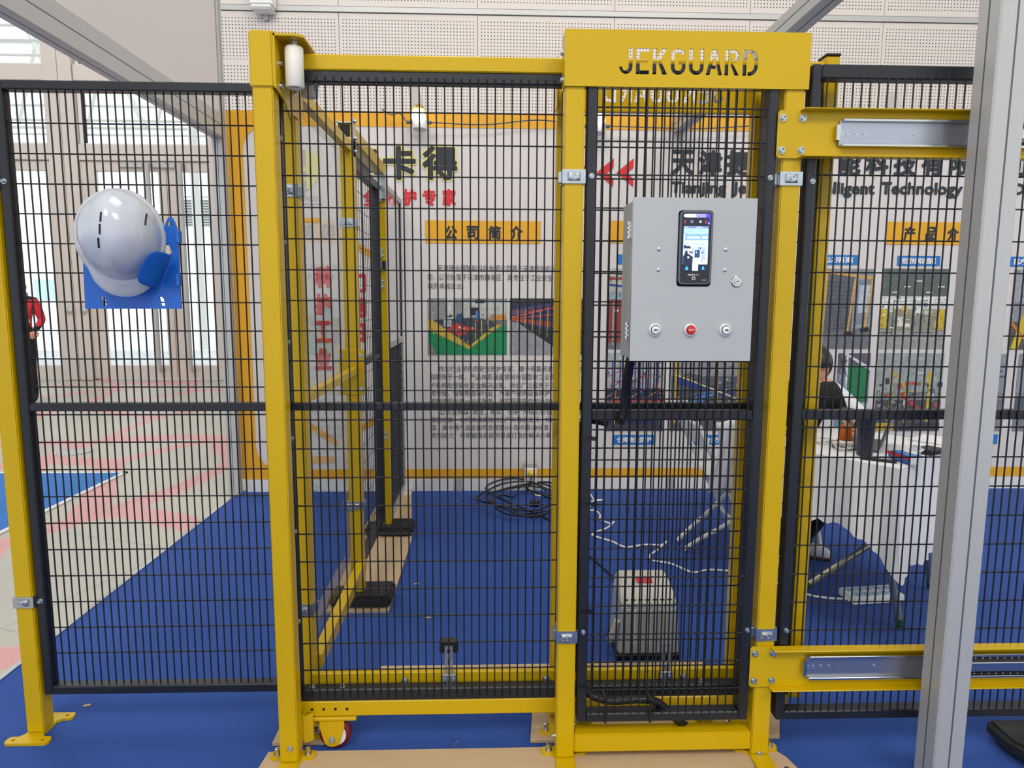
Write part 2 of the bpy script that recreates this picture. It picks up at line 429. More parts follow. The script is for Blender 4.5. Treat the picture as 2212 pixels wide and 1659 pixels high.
# chevrons
for dx in (-43, 0, 43):
    pts = [(1288.5, 373), (1326, 342), (1325, 363), (1310.5, 374), (1325, 386), (1324.5, 404)]
    m_ = MB(); m_.poly([(at(p[0] + dx, p[1], YW).x, YW - 0.005, at(p[0] + dx, p[1], YW).z) for p in pts][::-1])
    m_.build('chevron_print', PRED, wall, smooth=0)
for i, ch in enumerate('天津捷卡得智能科技有限公司'):
    x = 1448 + i * 60.0; wt(ch, x, x + 53, 324 + i * .2, 379 + i * .2, PBLK, 0.0060, part='company_character')
for s, a, b, y0, y1 in (('Tianjing', 1447, 1569, 393, 425), ('Jekguard', 1580, 1716, 394, 426), ('Intelligent', 1740, 1890, 394, 427), ('Technology', 1900, 2080, 395, 428), ('CO.,LTD', 2094, 2214, 396, 424)):
    wt(s, a, b, y0, y1, PBLK, 0.0042, part='company_word')
wband(1317, 1585, 479, 525, PYEL); wband(1911, 2160, 481, 528, PYEL)
for i, ch in enumerate('产品介绍'):
    x = 1950 + i * 47; wt(ch, x, x + 27, 490, 520, PBLK, 0.0035, part='heading_character')
for s, a, b, y in (('办公隔离', 1754, 1853, 551), ('铝型材网状围栏', 1937, 2031, 553), ('防护', 2180, 2262, 555), ('仓库物流防护', 1322, 1416, 939), ('平台防护', 1488, 1582, 939), ('车间防护', 2056, 2155, 938), ('立体库', 1334, 1428, 550)):
    wband(a, b, y, y + 21, PBLU)
    pad = (b - a) * 0.10
    wt(s, a + pad, b - pad, y + 4, y + 17, PWHT, 0.0014, part='caption')

# printed photographs on the wall: flat ink shapes on thin sheets
def clutter(n, u0, u1, v0, v1, cols, seed, w=.05):
    r = random.Random(seed); o = []
    for _ in range(n):
        u, v = r.uniform(u0, u1), r.uniform(v0, v1); a, b = r.uniform(.008, w), r.uniform(.008, w)
        if r.random() < .35: a, b = a * 2.2, b * .35
        o.append(([(u, v), (u + a, v), (u + a, v + b), (u, v + b)], r.choice(cols)))
    return o
GREYS = ['#4a4e55', '#8d9196', '#b9bcbd', '#33363c', '#6a6e75', '#d5d6d4']
def picture(px0, px1, py0, py1, shapes, back='#777777'):
    a = at((px0), (py1), YW); b = at(px1, py0, YW); m_ = MB()
    w, h = b.x - a.x, b.z - a.z
    m_.poly([(a.x, YW - 0.004, a.z), (b.x, YW - 0.004, a.z), (b.x, YW - 0.004, b.z), (a.x, YW - 0.004, b.z)], back)
    for k, (pts, col) in enumerate(shapes):
        y = YW - 0.0045 - 0.00012 * k
        q = [(a.x + min(1, max(0, u)) * w, y, a.z + min(1, max(0, v)) * h) for u, v in pts]
        m_.poly(q, col)
    o = m_.build('photo_print', PRINT, wall, smooth=0); o['kind'] = 'stuff'
    return o
def R_(u0, u1, v0, v1): return [(u0, v0), (u1, v0), (u1, v1), (u0, v1)]
def L_(u0, v0, u1, v1, t):
    d = Vector((u1 - u0, v1 - v0)); n = Vector((-d.y, d.x)).normalized() * t / 2
    return [(u0 - n.x, v0 - n.y), (u1 - n.x, v1 - n.y), (u1 + n.x, v1 + n.y), (u0 + n.x, v0 + n.y)]
rnd = random.Random(3)
# green floor with fenced machine
sh = [(R_(0, 1, .62, 1), '#8d918f'), (R_(.25, .32, .62, 1), '#c9cbc8'), (R_(.45, 1, .66, .95), '#b8bab5'), ([(0, 0), (1, 0), (1, .52), (.5, .42), (0, .52)], '#0f8a55'), ([(0, .45), (.52, .1), (.55, .14), (.05, .62), (0, .62)], '#c7a43a'), ([(.52, .1), (.92, .52), (.88, .56), (.52, .15)], '#c7a43a'),
      ([(.08, .62), (.52, .16), (.88, .58), (.6, .66)], '#3c4450'), ([(.2, .42), (.42, .34), (.6, .46), (.36, .56)], '#c23a30'), (R_(.55, .64, .7, .84), '#23272f'), (R_(.36, .43, .6, .73), '#2a4f80'), (R_(.6, .66, .64, .78), '#3f7fb0'), (R_(.2, .3, .5, .62), '#a9abaf'), (R_(.8, .99, .62, .72), '#c98a3a'), (R_(.6, .72, .92, .98), '#2c2f33'), ([(0, 0), (.12, 0), (.02, .22), (0, .22)], '#7d7f80')]
for k in range(9):
    u = .06 + k * .055; sh.append((L_(u, .62 - k * .045, u + .01, .36 - k * .028, .008), '#d6c85a'))
for k in range(4):
    u = .6 + k * .08; sh.append((L_(u, .62, u + .003, .28 + k * .085, .008), '#d6c85a'))
sh += clutter(40, .15, .85, .40, .72, GREYS + ['#2c3038', '#37618f', '#b0433a'], 1, .04)
picture(925, 1095, 645, 766, sh, '#6b7072')
# pallet racking aisle
def racking(seed):
    r = random.Random(seed); s = [(([(0, 0), (.75, 0), (.05, .62), (0, .62)]), '#93959b'), ([(0, .62), (1, .2), (1, 1), (0, .8)], '#23273a')]
    for k in range(14):
        y0 = .6 + k * .03; s.append((L_(.02, .6 + k * .015, 1, .35 + k * .06, .02), r.choice(['#b54a35', '#2b3f86', '#c05a3c', '#33406b'])))
    for k in range(9):
        u = .1 + k * .1; s.append((L_(u, .62 - k * .055, u, .9, .012), '#2f4da0'))
        s.append((L_(u, .55 - k * .06, u + .01, .8, .008), '#c9b548'))
    s.append((L_(.02, .66, 1, .98, .03), '#c85a48')); s.append((L_(.05, .64, 1, .78, .02), '#c85a48'))
    return s
picture(1101, 1263, 645, 766, racking(1), '#2a2d3a')
# steel hall with roof
sh = [(R_(0, 1, .72, 1), '#b9b7ae'), (R_(0, 1, .86, .9), '#a63a33'), (L_(0, .95, 1, .8, .02), '#6f6f6a'), (R_(0, 1, .4, .72), '#8ea3ad'), (R_(0, 1, 0, .4), '#6b7178'), (L_(0, .8, 1, .7, .03), '#2e4c9c'), (R_(.1, .9, .18, .34), '#51565d'), (R_(0, .2, .08, .62), '#8c3b36')]
for k in range(8): sh.append((R_(.05 + k * .12, .07 + k * .12, .05, .6), '#9aa0a5'))
sh += clutter(45, 0, .95, .05, .95, GREYS + ['#8ea3ad', '#5d3a38'], 4)
picture(1313, 1480, 581, 754, sh, '#777c82')
sh = racking(5)
sh = [(R_(0, 1, .55, 1), '#a9b0b5'), (R_(0, 1, 0, .55), '#2a2f3d')]
for k in range(8):
    sh.append((L_(-.05, .15 + k * .09, 1, .55 + k * .12, .018), rnd.choice(['#c9805e', '#b8563e', '#c98a6a'])))
for k in range(7):
    sh.append((R_(.1 + k * .13, .125 + k * .13, .05, .9), '#27408c'))
    sh.append((R_(.16 + k * .13, .175 + k * .13, .08, .5), '#c9b548'))
sh += [(R_(0, 1, .36, .41), '#b04a35'), (R_(0, 1, .0, .08), '#3c4048')]
sh += clutter(60, 0, .95, .1, .75, ['#1c2030', '#8a4436', '#2f4da0', '#6b7078', '#b8563e', '#3a3f50'], 3)
picture(1306, 1436, 762, 930, sh, '#303544')
# conveyor platform
sh = [(R_(0, 1, .7, 1), '#8d8f91'), ([(0, .0), (1, .0), (1, .5), (.2, .75), (0, .65)], '#565b62'), ([(0, .62), (.9, .36), (1, .4), (.1, .7)], '#2b3f8a'), ([(0, .3), (.5, .55), (.55, .5), (.1, .2)], '#4a86c8')]
for k in range(10): sh.append((L_(0, .05 + k * .05, .75, .22 + k * .045, .012), '#3a3f47'))
sh += [(R_(.04, .08, .1, 1), '#c79a2e'), (R_(.5, .54, .1, 1), '#c79a2e'), (R_(.8, .83, .2, 1), '#c79a2e'), (L_(.05, .72, .8, .4, .02), '#d8c98a'), (R_(0, .2, .3, .4), '#cfd0cc')]
sh += clutter(45, 0, .95, .35, .98, GREYS + ['#2e4a92', '#8f7a4a'], 2)
picture(1446, 1640, 762, 930, sh, '#5a6068')
# office partition
sh = [(R_(0, 1, .9, 1), '#8e9094'), ([(.1, .16), (.62, .2), (.64, .9), (.1, .95)], '#5d6068'), ([(.66, .3), (.95, .32), (.98, .86), (.66, .86)], '#7d8791'), ([(.72, .45), (.9, .46), (.92, .8), (.72, .8)], '#b3bfc8'), ([(0, 0), (1, 0), (1, .3), (.5, .22), (0, .18)], '#6f7177'), (L_(.08, .14, .12, .95, .035), '#d9a44a'), (L_(.55, .2, .64, .88, .035), '#d9a44a'), (L_(.86, .24, .96, .86, .035), '#d9a44a'), (L_(.1, .96, 1, .88, .03), '#d9a44a'), ([(.48, .17), (.66, .17), (.62, .22), (.5, .22)], '#1c1d22'), ([(.78, .21), (.96, .22), (.93, .27), (.8, .27)], '#1c1d22')]
for k in range(12): sh.append((L_(.12, .24 + k * .055, .58, .27 + k * .05, .004), '#4a4d55'))
picture(1763, 1891, 581, 753, sh, '#9a9ca1')
# workshop with mesh doors
sh = [(R_(0, 1, .62, 1), '#5d6663'), (R_(0, 1, .5, .66), '#cfd2c9'), (R_(0, 1, 0, .22), '#9b9c96'), (R_(0, 1, .22, .5), '#8f8f7d')]
for k in range(14):
    u = rnd.random() * .9; v = .26 + rnd.random() * .3
    sh.append((R_(u, u + .04 + rnd.random() * .08, v, v + .04 + rnd.random() * .08), rnd.choice(['#d8d8cf', '#c9a93a', '#c5c8b4', '#7b8ba0', '#e0e2da', '#c9b86a', '#d87a30'])))
sh += [(L_(0, .6, 1, .64, .02), '#e8eae6'), (L_(0, .56, 1, .6, .015), '#dfe2dc'), (R_(.18, .195, .16, .62), '#4d545c'), (R_(.5, .515, .16, .62), '#4d545c'), (R_(0, .18, .2, .21), '#4d545c'), (R_(.52, .8, .2, .21), '#4d545c'), (R_(.86, .96, .24, .5), '#d0ad1e'), (R_(.0, .1, .26, .5), '#cbb02e')]
for k in range(5): sh.append((R_(.15 + k * .17, .25 + k * .17, .7 + (k % 3) * .07, .715 + (k % 3) * .07), '#eef0ee'))
sh += clutter(60, 0, .95, .25, .6, ['#e3e4de', '#c9b03a', '#8d9489', '#54595c', '#d6d8cc', '#5c7fa0', '#d87a30'], 5, .035)
picture(1896, 2052, 581, 753, sh, '#7a7f78')
# welding booth
sh = [(R_(0, 1, .75, 1), '#605a66'), (R_(.3, .95, .38, .85), '#1e7f4a'), (R_(.25, .32, .1, 1), '#d5dde0'), (L_(.25, 1, 1, .8, .05), '#cfd9dc'), (R_(0, .3, .3, .6), '#8f9db5'), (R_(.3, 1, 0, .36), '#b9cdd4'), (R_(.4, .9, .05, .3), '#a5bcc6'), (R_(0, .28, 0, .3), '#6f8f9f'), (L_(0, .98, .3, .7, .02), '#3d3a44')]
sh += clutter(25, 0, .28, .25, .98, GREYS + ['#8f9db5'], 7, .06)
picture(1800, 1881, 763, 930, sh, '#77808a')
# robot lines
sh = [(R_(0, 1, .5, 1), '#9aa39f'), (R_(0, 1, 0, .4), '#4a4c50'), (R_(.2, .24, .0, .8), '#d1ae1d'), (R_(.44, .47, .1, .6), '#c9a92b'), (R_(.78, .82, .12, .78), '#d1ae1d'), (L_(.24, .76, .46, .55, .02), '#d1ae1d'), (L_(.8, .76, .68, .6, .02), '#d1ae1d'), (R_(0, .3, 0, .1), '#c6a019')]
for k in range(34):
    u = rnd.random(); v = .12 + rnd.random() * .5
    sh.append((R_(u, u + .02 + rnd.random() * .07, v, v + .02 + rnd.random() * .07), rnd.choice(['#3a3d44', '#b5b9bb', '#c0433b', '#2d3036', '#8d9398', '#cf4a40', '#6c7278'])))
sh += [([(.3, 0), (.7, .1), (1, .1), (1, 0)], '#3d3b3d'), (R_(.55, .72, .82, .83), '#f0f2f0'), (R_(.58, .7, .74, .75), '#f0f2f0')]
sh += clutter(90, 0, .97, .12, .62, ['#3a3d44', '#b5b9bb', '#a83c36', '#2d3036', '#8d9398', '#6c7278', '#c8b23a'], 6, .03)
picture(1886, 2040, 763, 930, sh, '#808785')
sh = [(R_(0, 1, .6, 1), '#9aa0a8'), (R_(0, 1, 0, .35), '#5a5148'), (L_(.1, 0, .45, 1, .12), '#d1b51d'), (R_(.5, .9, .3, .6), '#7d838a'), (L_(0, .35, .4, 0, .05), '#c87a2a'), (R_(.6, 1, .62, .9), '#b6bbc2')]
sh += clutter(40, 0, .95, .3, .98, GREYS, 8)
picture(2175, 2330, 583, 755, sh, '#8a8f96')
sh = [(R_(0, 1, .5, 1), '#8d949b'), (R_(0, 1, 0, .25), '#7e8184'), (R_(.3, .34, .2, .7), '#cdb02a'), (R_(.5, .7, .2, .5), '#5c646e'), (R_(.0, .2, .2, .45), '#525a66')]
for k in range(16):
    u = rnd.random(); v = .3 + rnd.random() * .5; sh.append((R_(u, u + .12, v, v + .03), rnd.choice(['#5b6068', '#c5c9cc', '#6d747c'])))
picture(2055, 2178, 764, 931, sh, '#7b8187'); picture(2185, 2330, 764, 931, sh, '#7b8187')
# emblem and slogan column left of the title, seen through the clear pane
a = at(650, 322, YW); b = at(708, 415, YW)
shield = [(648, 318), (672, 330), (692, 338), (692, 362), (686, 388), (672, 406), (655, 414), (648, 414)]
m_ = MB(); m_.poly([(at(p[0], p[1], YW).x, YW - 0.004, at(p[0], p[1], YW).z) for p in shield][::-1]); m_.build('emblem_shield', PYLO, wall, smooth=0)
PLG = mat('print_light_grey', '#A9A6A8', 0.55, vary=0.03)
for p0, p1, q0, q1 in ((646, 660, 324, 360), (646, 662, 370, 384), (646, 662, 390, 412)):
    wband(p0, p1, q0, q1, PLG, 0.006, 'emblem_letter')
wband(640, 696, 420, 440, WALLW, 0.007, 'emblem_ribbon')
wt('JEKGUARD', 618, 687, 424, 437, PLG, 0.001, dy=0.009, part='emblem_lettering')
for i, ch in enumerate('科护工业'):
    wt(ch, 681, 716, 575 + i * 59, 622 + i * 59, PRED, 0.007, part='slogan_character')
for i, ch in enumerate('门用日'):
    wt(ch, 758, 790, 590 + i * 54, 632 + i * 54, PRED, 0.007, part='slogan_character')
for p in (((672, 920), (730, 960)), ((760, 525), (806, 552)), ((760, 935), (815, 905))):
    (x0, y0), (x1, y1) = p; A = at(x0, y0, YW); B = at(x1, y1, YW); d = (B - A); n = Vector((-d.z, 0, d.x)).normalized() * 0.02
    m_ = MB(); m_.poly([(q.x, YW - 0.0045, q.z) for q in (A - n, B - n, B + n, A + n)]); m_.build('stripe_print', PYEL, wall, smooth=0)
wband(632, 690, 470, 480, PYEL); wband(675, 722, 985, 1000, PYEL)

# ------------------------------------------------------------------ perforated hall wall behind the booth
def perforated():
    m = bpy.data.materials.new('perforated_cladding'); m.use_nodes = True; nt = m.node_tree; b = nt.nodes['Principled BSDF']; b.inputs['Roughness'].default_value = 0.5
    tc = nt.nodes.new('ShaderNodeTexCoord'); sp = nt.nodes.new('ShaderNodeSeparateXYZ'); nt.links.new(tc.outputs['Object'], sp.inputs[0])
    def math_(op, a, b_=None):
        n = nt.nodes.new('ShaderNodeMath'); n.operation = op
        for i, x in enumerate((a, b_)):
            if x is None: continue
            if isinstance(x, (int, float)): n.inputs[i].default_value = x
            else: nt.links.new(x, n.inputs[i])
        return n.outputs[0]
    p = 0.0272
    d2 = None; inside = None
    for out, half in ((sp.outputs['X'], 0.565), (sp.outputs['Z'], 1e9)):
        fr = math_('SUBTRACT', math_('FRACT', math_('ADD', math_('DIVIDE', out, p), 100.5)), 0.5)
        sq = math_('MULTIPLY', fr, fr); d2 = sq if d2 is None else math_('ADD', d2, sq)
        if half < 1e8:
            inside = math_('LESS_THAN', math_('ABSOLUTE', out), half)
    gap = math_('GREATER_THAN', math_('ABSOLUTE', math_('ADD', sp.outputs['Z'], -0.085)), 0.022)
    zlim = math_('LESS_THAN', math_('ABSOLUTE', sp.outputs['Z']), 0.455)
    hole = math_('MULTIPLY', math_('MULTIPLY', math_('LESS_THAN', d2, 0.040), inside), math_('MULTIPLY', gap, zlim))
    mx = nt.nodes.new('ShaderNodeMix'); mx.data_type = 'RGBA'; mx.inputs[6].default_value = lin('#D6CEC7'); mx.inputs[7].default_value = lin('#55504F')
    nt.links.new(hole, mx.inputs[0]); nt.links.new(mx.outputs[2], b.inputs['Base Color'])
    return m
PERF = perforated()
YH = 6.10
hw = structure('wall_rear', (1.5, YH, 0))
pm = None
for row, (z0, z1) in enumerate(((2.66, 3.635), (3.69, 4.665), (4.72, 5.695))):
    for k in range(-1, 7):
        xc = -0.68 + k * 1.157
        if pm is None:
            m_ = MB(); m_.box(xc - 0.5765, xc + 0.5765, YH, YH + 0.02, z0, z1); pm, o = m_.mesh('perforated_panel', PERF, bevel=0.001)
        place('perforated_panel', pm, (xc, YH + 0.01, (z0 + z1) / 2), hw)
for z in (3.662, 4.692):
    bx('cladding_rail', ALU, hw, -2.3, 8.5, YH - 0.012, YH + 0.03, z - 0.02, z + 0.02)
bx('wall_core', HALLW, hw, -2.22, 8.5, YH + 0.021, YH + 0.2, 0, 7.0)
bx('wall_lower', HALLW, hw, -2.22, 8.5, YH + 0.005, YH + 0.021, 0, 2.65)
struct(bx('wall_left', HALLW, None, -2.25, -2.15, YH + 0.2, 10.9, 0, 7.0))
sp_ = thing('wall_speaker', 'white box loudspeaker mounted high on the perforated wall', 'loudspeaker', (-1.845, YH - 0.1, 3.6))
m_ = MB(); m_.prism([(-1.94, YH - 0.16, 3.63), (-1.94, YH - 0.02, 3.63), (-1.76, YH - 0.02, 3.63), (-1.76, YH - 0.16, 3.63)], (0, 0, 0.32)); m_.build('cabinet', WPLA, sp_, bevel=0.012, seg=2)
m_ = MB(); m_.prism([(-1.935, YH - 0.165, 3.60), (-1.935, YH - 0.02, 3.60), (-1.765, YH - 0.02, 3.60), (-1.765, YH - 0.165, 3.60)], (0, 0, 0.028)); m_.build('bottom_cap', WHITEM, sp_, bevel=0.01, seg=2)
m_ = MB().cyl((-1.87, YH - 0.164, 3.69), (-1.87, YH - 0.158, 3.69), 0.011, 10); m_.build('badge', ZINC, sp_)
bx('wall_bracket', ZINC, sp_, -1.86, -1.83, YH - 0.04, YH - 0.001, 3.56, 3.62)

# ------------------------------------------------------------------ glazed entrance front at the left
YF = 10.6
fr = structure('wall_front', (-5.5, YF, 0))
def fb(name, x0, x1, z0, z1, y0=YF, y1=YF + 0.22, m=FACADE, parent=fr): return bx(name, m, parent, x0, x1, y0, y1, z0, z1, bevel=0.004)
fb('column_half', -6.46, -6.252, 0, 7.0); fb('column_half', -6.245, -6.05, 0, 7.0)
fb('column', -4.14, -2.25, 0, 7.0)
for a, b in ((-9.6, -6.47), (-6.04, -4.15)):
    fb('transom', a, b, 3.26, 3.485, YF + 0.02); fb('transom', a, b, 4.38, 4.60, YF + 0.02)
fb('column', -9.9, -9.6, 0, 7.0)
def window(n, x0, x1, z0, z1, dark=True):
    w_ = structure('window_%d' % n, ((x0 + x1) / 2, YF + 0.1, z0))
    for a in ((x0, x1, z0, z0 + 0.03), (x0, x1, z1 - 0.04, z1), (x0, x0 + 0.05, z0 + .03, z1 - .04), (x1 - 0.05, x1, z0 + .03, z1 - .04)):
        bx('window_frame', WHITEM, w_, a[0], a[1], YF + 0.09, YF + 0.15, a[2], a[3])
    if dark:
        bx('gasket_or_shade', DARK, w_, x0 + 0.06, x0 + 0.085, YF + 0.10, YF + 0.14, z0 + 0.03, z1 - 0.04)  # near-black strip that paints in the shading along the window frame edge
    bx('pane', PANE, w_, x0 + 0.05, x1 - 0.05, YF + 0.118, YF + 0.124, z0 + 0.03, z1 - 0.04)
    k = 0
    z = z0 + 0.16
    while z < z1 - 0.05:
        bx('louvre_blade', WHITEM, w_, x0 + .05, x1 - .05, YF + 0.17, YF + 0.215, z, z + 0.022); z += 0.205; k += 1
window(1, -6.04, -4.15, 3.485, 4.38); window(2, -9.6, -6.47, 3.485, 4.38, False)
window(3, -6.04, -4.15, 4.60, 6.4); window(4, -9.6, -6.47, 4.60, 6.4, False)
def door(n, x0, x1, g0, g1, hx=None):
    d_ = structure('door_%d' % n, ((x0 + x1) / 2, YF + 0.1, 0))
    bx('stile', FACADE, d_, x0 + .004, g0, YF + 0.05, YF + 0.15, 0.02, 3.25, bevel=0.004); bx('stile', FACADE, d_, g1, x1 - .004, YF + 0.05, YF + 0.15, 0.02, 3.25, bevel=0.004)
    bx('bottom_rail', FACADE, d_, g0, g1, YF + 0.055, YF + 0.15, 0.02, 0.22, bevel=0.004); bx('top_rail', FACADE, d_, g0, g1, YF + 0.055, YF + 0.15, 3.115, 3.25, bevel=0.004)
    bx('pane', PANE, d_, g0, g1, YF + 0.10, YF + 0.108, 0.22, 3.115)
    bx('gasket_or_shade', WHITEM, d_, g0, g0 + 0.03, YF + 0.085, YF + 0.099, 0.22, 3.115)
    if hx is not None:
        h = MB().tube([(hx, YF + 0.05, 0.16), (hx, YF - 0.06, 0.16), (hx, YF - 0.06, 3.2), (hx, YF + 0.05, 3.2)], 0.035, 10).build('pull_handle', ALU, d_)
        bx('door_closer', ALU, d_, hx - .45, hx - 0.10, YF + 0.0, YF + 0.049, 3.16, 3.215, bevel=0.005)
    return d_
door(1, -6.05, -4.80, -5.85, -4.92, -5.02); door(2, -4.80, -4.14, -4.66, -4.20, -4.55); door(3, -7.75, -6.46, -7.62, -6.53); door(4, -9.0, -7.75, -8.9, -7.85)
fb('column', -9.6, -9.0, 0, 3.26)
for x in (-6.33, -6.12):
    k_ = MB().lathe((x, YF - 0.001, 1.06), (0, -1, 0), [(0, .05), (.02, .055), (.03, .03), (.05, .0)], 14).build('round_knob', ALU, fr)

# outside: paving, white building, bollards, steel canopy
PAVE = bpy.data.materials.new('pale_paving'); PAVE.use_nodes = True
_nt = PAVE.node_tree; _b = _nt.nodes['Principled BSDF']; _b.inputs['Roughness'].default_value = 0.8
_br = _nt.nodes.new('ShaderNodeTexBrick'); _tc = _nt.nodes.new('ShaderNodeTexCoord'); _nt.links.new(_tc.outputs['Object'], _br.inputs['Vector'])
_br.inputs['Scale'].default_value = 0.5; _br.inputs['Color1'].default_value = lin('#F4F4F4'); _br.inputs['Color2'].default_value = lin('#E6E8EA'); _br.inputs['Mortar'].default_value = lin('#CFD2D6'); _br.inputs['Mortar Size'].default_value = 0.012
_nt.links.new(_br.outputs[0], _b.inputs['Base Color'])
og = struct(MB().box(-70, 40, 10.82, 70, -0.30, -0.03).build('ground_outside', PAVE, None, origin=Vector((0, 0, 0)), smooth=0))
WB = mat('white_render', '#F6F7F8', 0.8, vary=0.01)
SKYG = mat('pale_blue_glazing', '#BFDCEB', 0.2, vary=0.05)
bl = thing('white_building', 'white building beyond the glass doors with pale blue windows', 'building', (-20, 62, 0))
bx('building_body', WB, bl, -60, 5, 60, 72, -0.03, 9.5)
bx('parapet', WB, bl, -60.2, 5.2, 59.8, 72, 9.5, 10.2)
for x in (-44, -38.6, -30, -22.5):
    f_ = bx('window_frame', WHITEM, bl, x, x + 1.8, 59.9, 60.0, 0.8, 2.6); bx('window_pane', SKYG, f_, x + .1, x + 1.7, 59.86, 59.9, 0.9, 2.5)
for x in (-34.5, -27.0):
    lv = bx('louvre_frame', WHITEM, bl, x, x + 5.0, 59.85, 60.0, 7.0, 11.0 - 1.6)
    for k in range(10): bx('louvre_blade', ALUD, lv, x + .2, x + 4.8, 59.78, 59.84, 7.1 + k * 0.22, 7.18 + k * 0.22)
ri = None
for k, px in enumerate((97, 277, 445)):
    g_ = at_ground(px, 693, -0.03)
    t_ = thing('sphere_bollard', ('pale stone ball bollard outside, seen at the leftmost glass door', 'pale stone ball bollard outside, half hidden under the blue helmet holder', 'pale stone ball bollard outside the door beside the grey booth post')[k], 'bollard', g_, 'stone ball bollards outside')
    m_ = MB().lathe(g_ + Vector((0, 0, 0.12)), (0, 0, 1), [(0.6 * (1 - math.cos(math.pi * i / 10)) / 2, max(0.001, 0.30 * math.sin(math.pi * i / 10))) for i in range(11)], 18); m_.build('ball', WB, t_, smooth=60)
    m_ = MB().lathe(g_, (0, 0, 1), [(0, .22), (.06, .22), (.14, .14)], 18); m_.build('foot', WB, t_)
cn = thing('steel_canopy', 'white steel truss canopy outside above the glass doors', 'canopy', (-9, 18, 0))
for x in (-16.0, -12.0, -9.6, -7.0, -4.6):
    MB().cyl((x, 17, -0.03), (x, 17, 12), 0.10, 10).build('truss_post', WHITEM, cn)
for k in range(8):
    MB().tube([(-19, 17.1, 5.2 + k * .95), (-3, 17.1, 5.2 + k * .95)], 0.05, 6).build('truss_rail', WHITEM, cn)
for k in range(9):
    MB().tube([(-17.5 + k * 1.6, 17.05, 12), (-14.5 + k * 1.6, 17.05, 5.2)], 0.06, 6).build('truss_brace', WHITEM, cn)
    MB().tube([(-17.5 + k * 1.6, 17.15, 5.2), (-15.5 + k * 1.6, 17.15, 12)], 0.04, 6).build('truss_brace', WHITEM, cn)
rl = thing('railing', 'thin white railing along the far paving outside the right door', 'railing', (-15, 50, 0))
for k in range(14): MB().cyl((-17.5 + k * .4, 50, -0.03), (-17.5 + k * .4, 50, 1.25), 0.03, 6).build('baluster', ALU, rl)
MB().cyl((-17.6, 50, 1.25), (-12.2, 50, 1.25), 0.04, 6).build('handrail', ALU, rl)

# ------------------------------------------------------------------ aluminium booth frame
def alu_post(name, label, x0, x1, y0, y1, z0, z1, group=None):
    t = thing(name, label, 'post' if name.endswith('post') else 'beam', ((x0 + x1) / 2, (y0 + y1) / 2, z0), group)
    bx('profile', ALU, t, x0, x1, y0, y1, z0, z1, bevel=0.004)
    e = 0.0006; g = 0.004
    if z1 - z0 > 1.0:
        xm, ym = (x0 + x1) / 2, (y0 + y1) / 2
        bx('groove', ALUD, t, xm - g / 2, xm + g / 2, y0 - e, y0 + .001, z0 + .01, z1 - .01); bx('groove', ALUD, t, x0 - e, x0 + .001, ym - g / 2, ym + g / 2, z0 + .01, z1 - .01)
        bx('groove', ALUD, t, x1 - .001, x1 + e, ym - g / 2, ym + g / 2, z0 + .01, z1 - .01)
    else:
        zm, xm = (z0 + z1) / 2, (x0 + x1) / 2
        for s in (x0 - e, x1 - .001): bx('groove', ALUD, t, s, s + .001 + e, y0 + .01, y1 - .01, zm - g / 2, zm + g / 2)
        bx('groove', ALUD, t, xm - g / 2, xm + g / 2, y0 + .01, y1 - .01, z0 - e, z0 + .001)
    return t
alu_post('aluminium_post', 'thick silver aluminium post in front of the right fence panel', 1.166, 1.246, 1.62, 1.70, 0, 2.331)
alu_post('aluminium_post', 'silver aluminium post at the left end of the printed wall', -1.70, -1.63, 4.40, 4.47, 0, 3.4)
alu_post('aluminium_beam', 'silver aluminium beam running overhead from the top left corner', -1.70, -1.62, -1.0, 4.40, 2.25, 2.39)
alu_post('aluminium_beam', 'silver aluminium beam overhead behind the yellow name plate', 1.166, 1.246, 0.2, 4.48, 2.335, 2.42)
struct(bx('trim_4', WALLW, None, -1.685, -1.635, -1.0, 4.38, 2.391, 3.6))
tag(bx('beam_bracket', ALU, None, 1.215, 1.235, 4.43, 4.48, 2.28, 2.334), 'small silver bracket hanging under the beam at the printed wall', 'bracket')

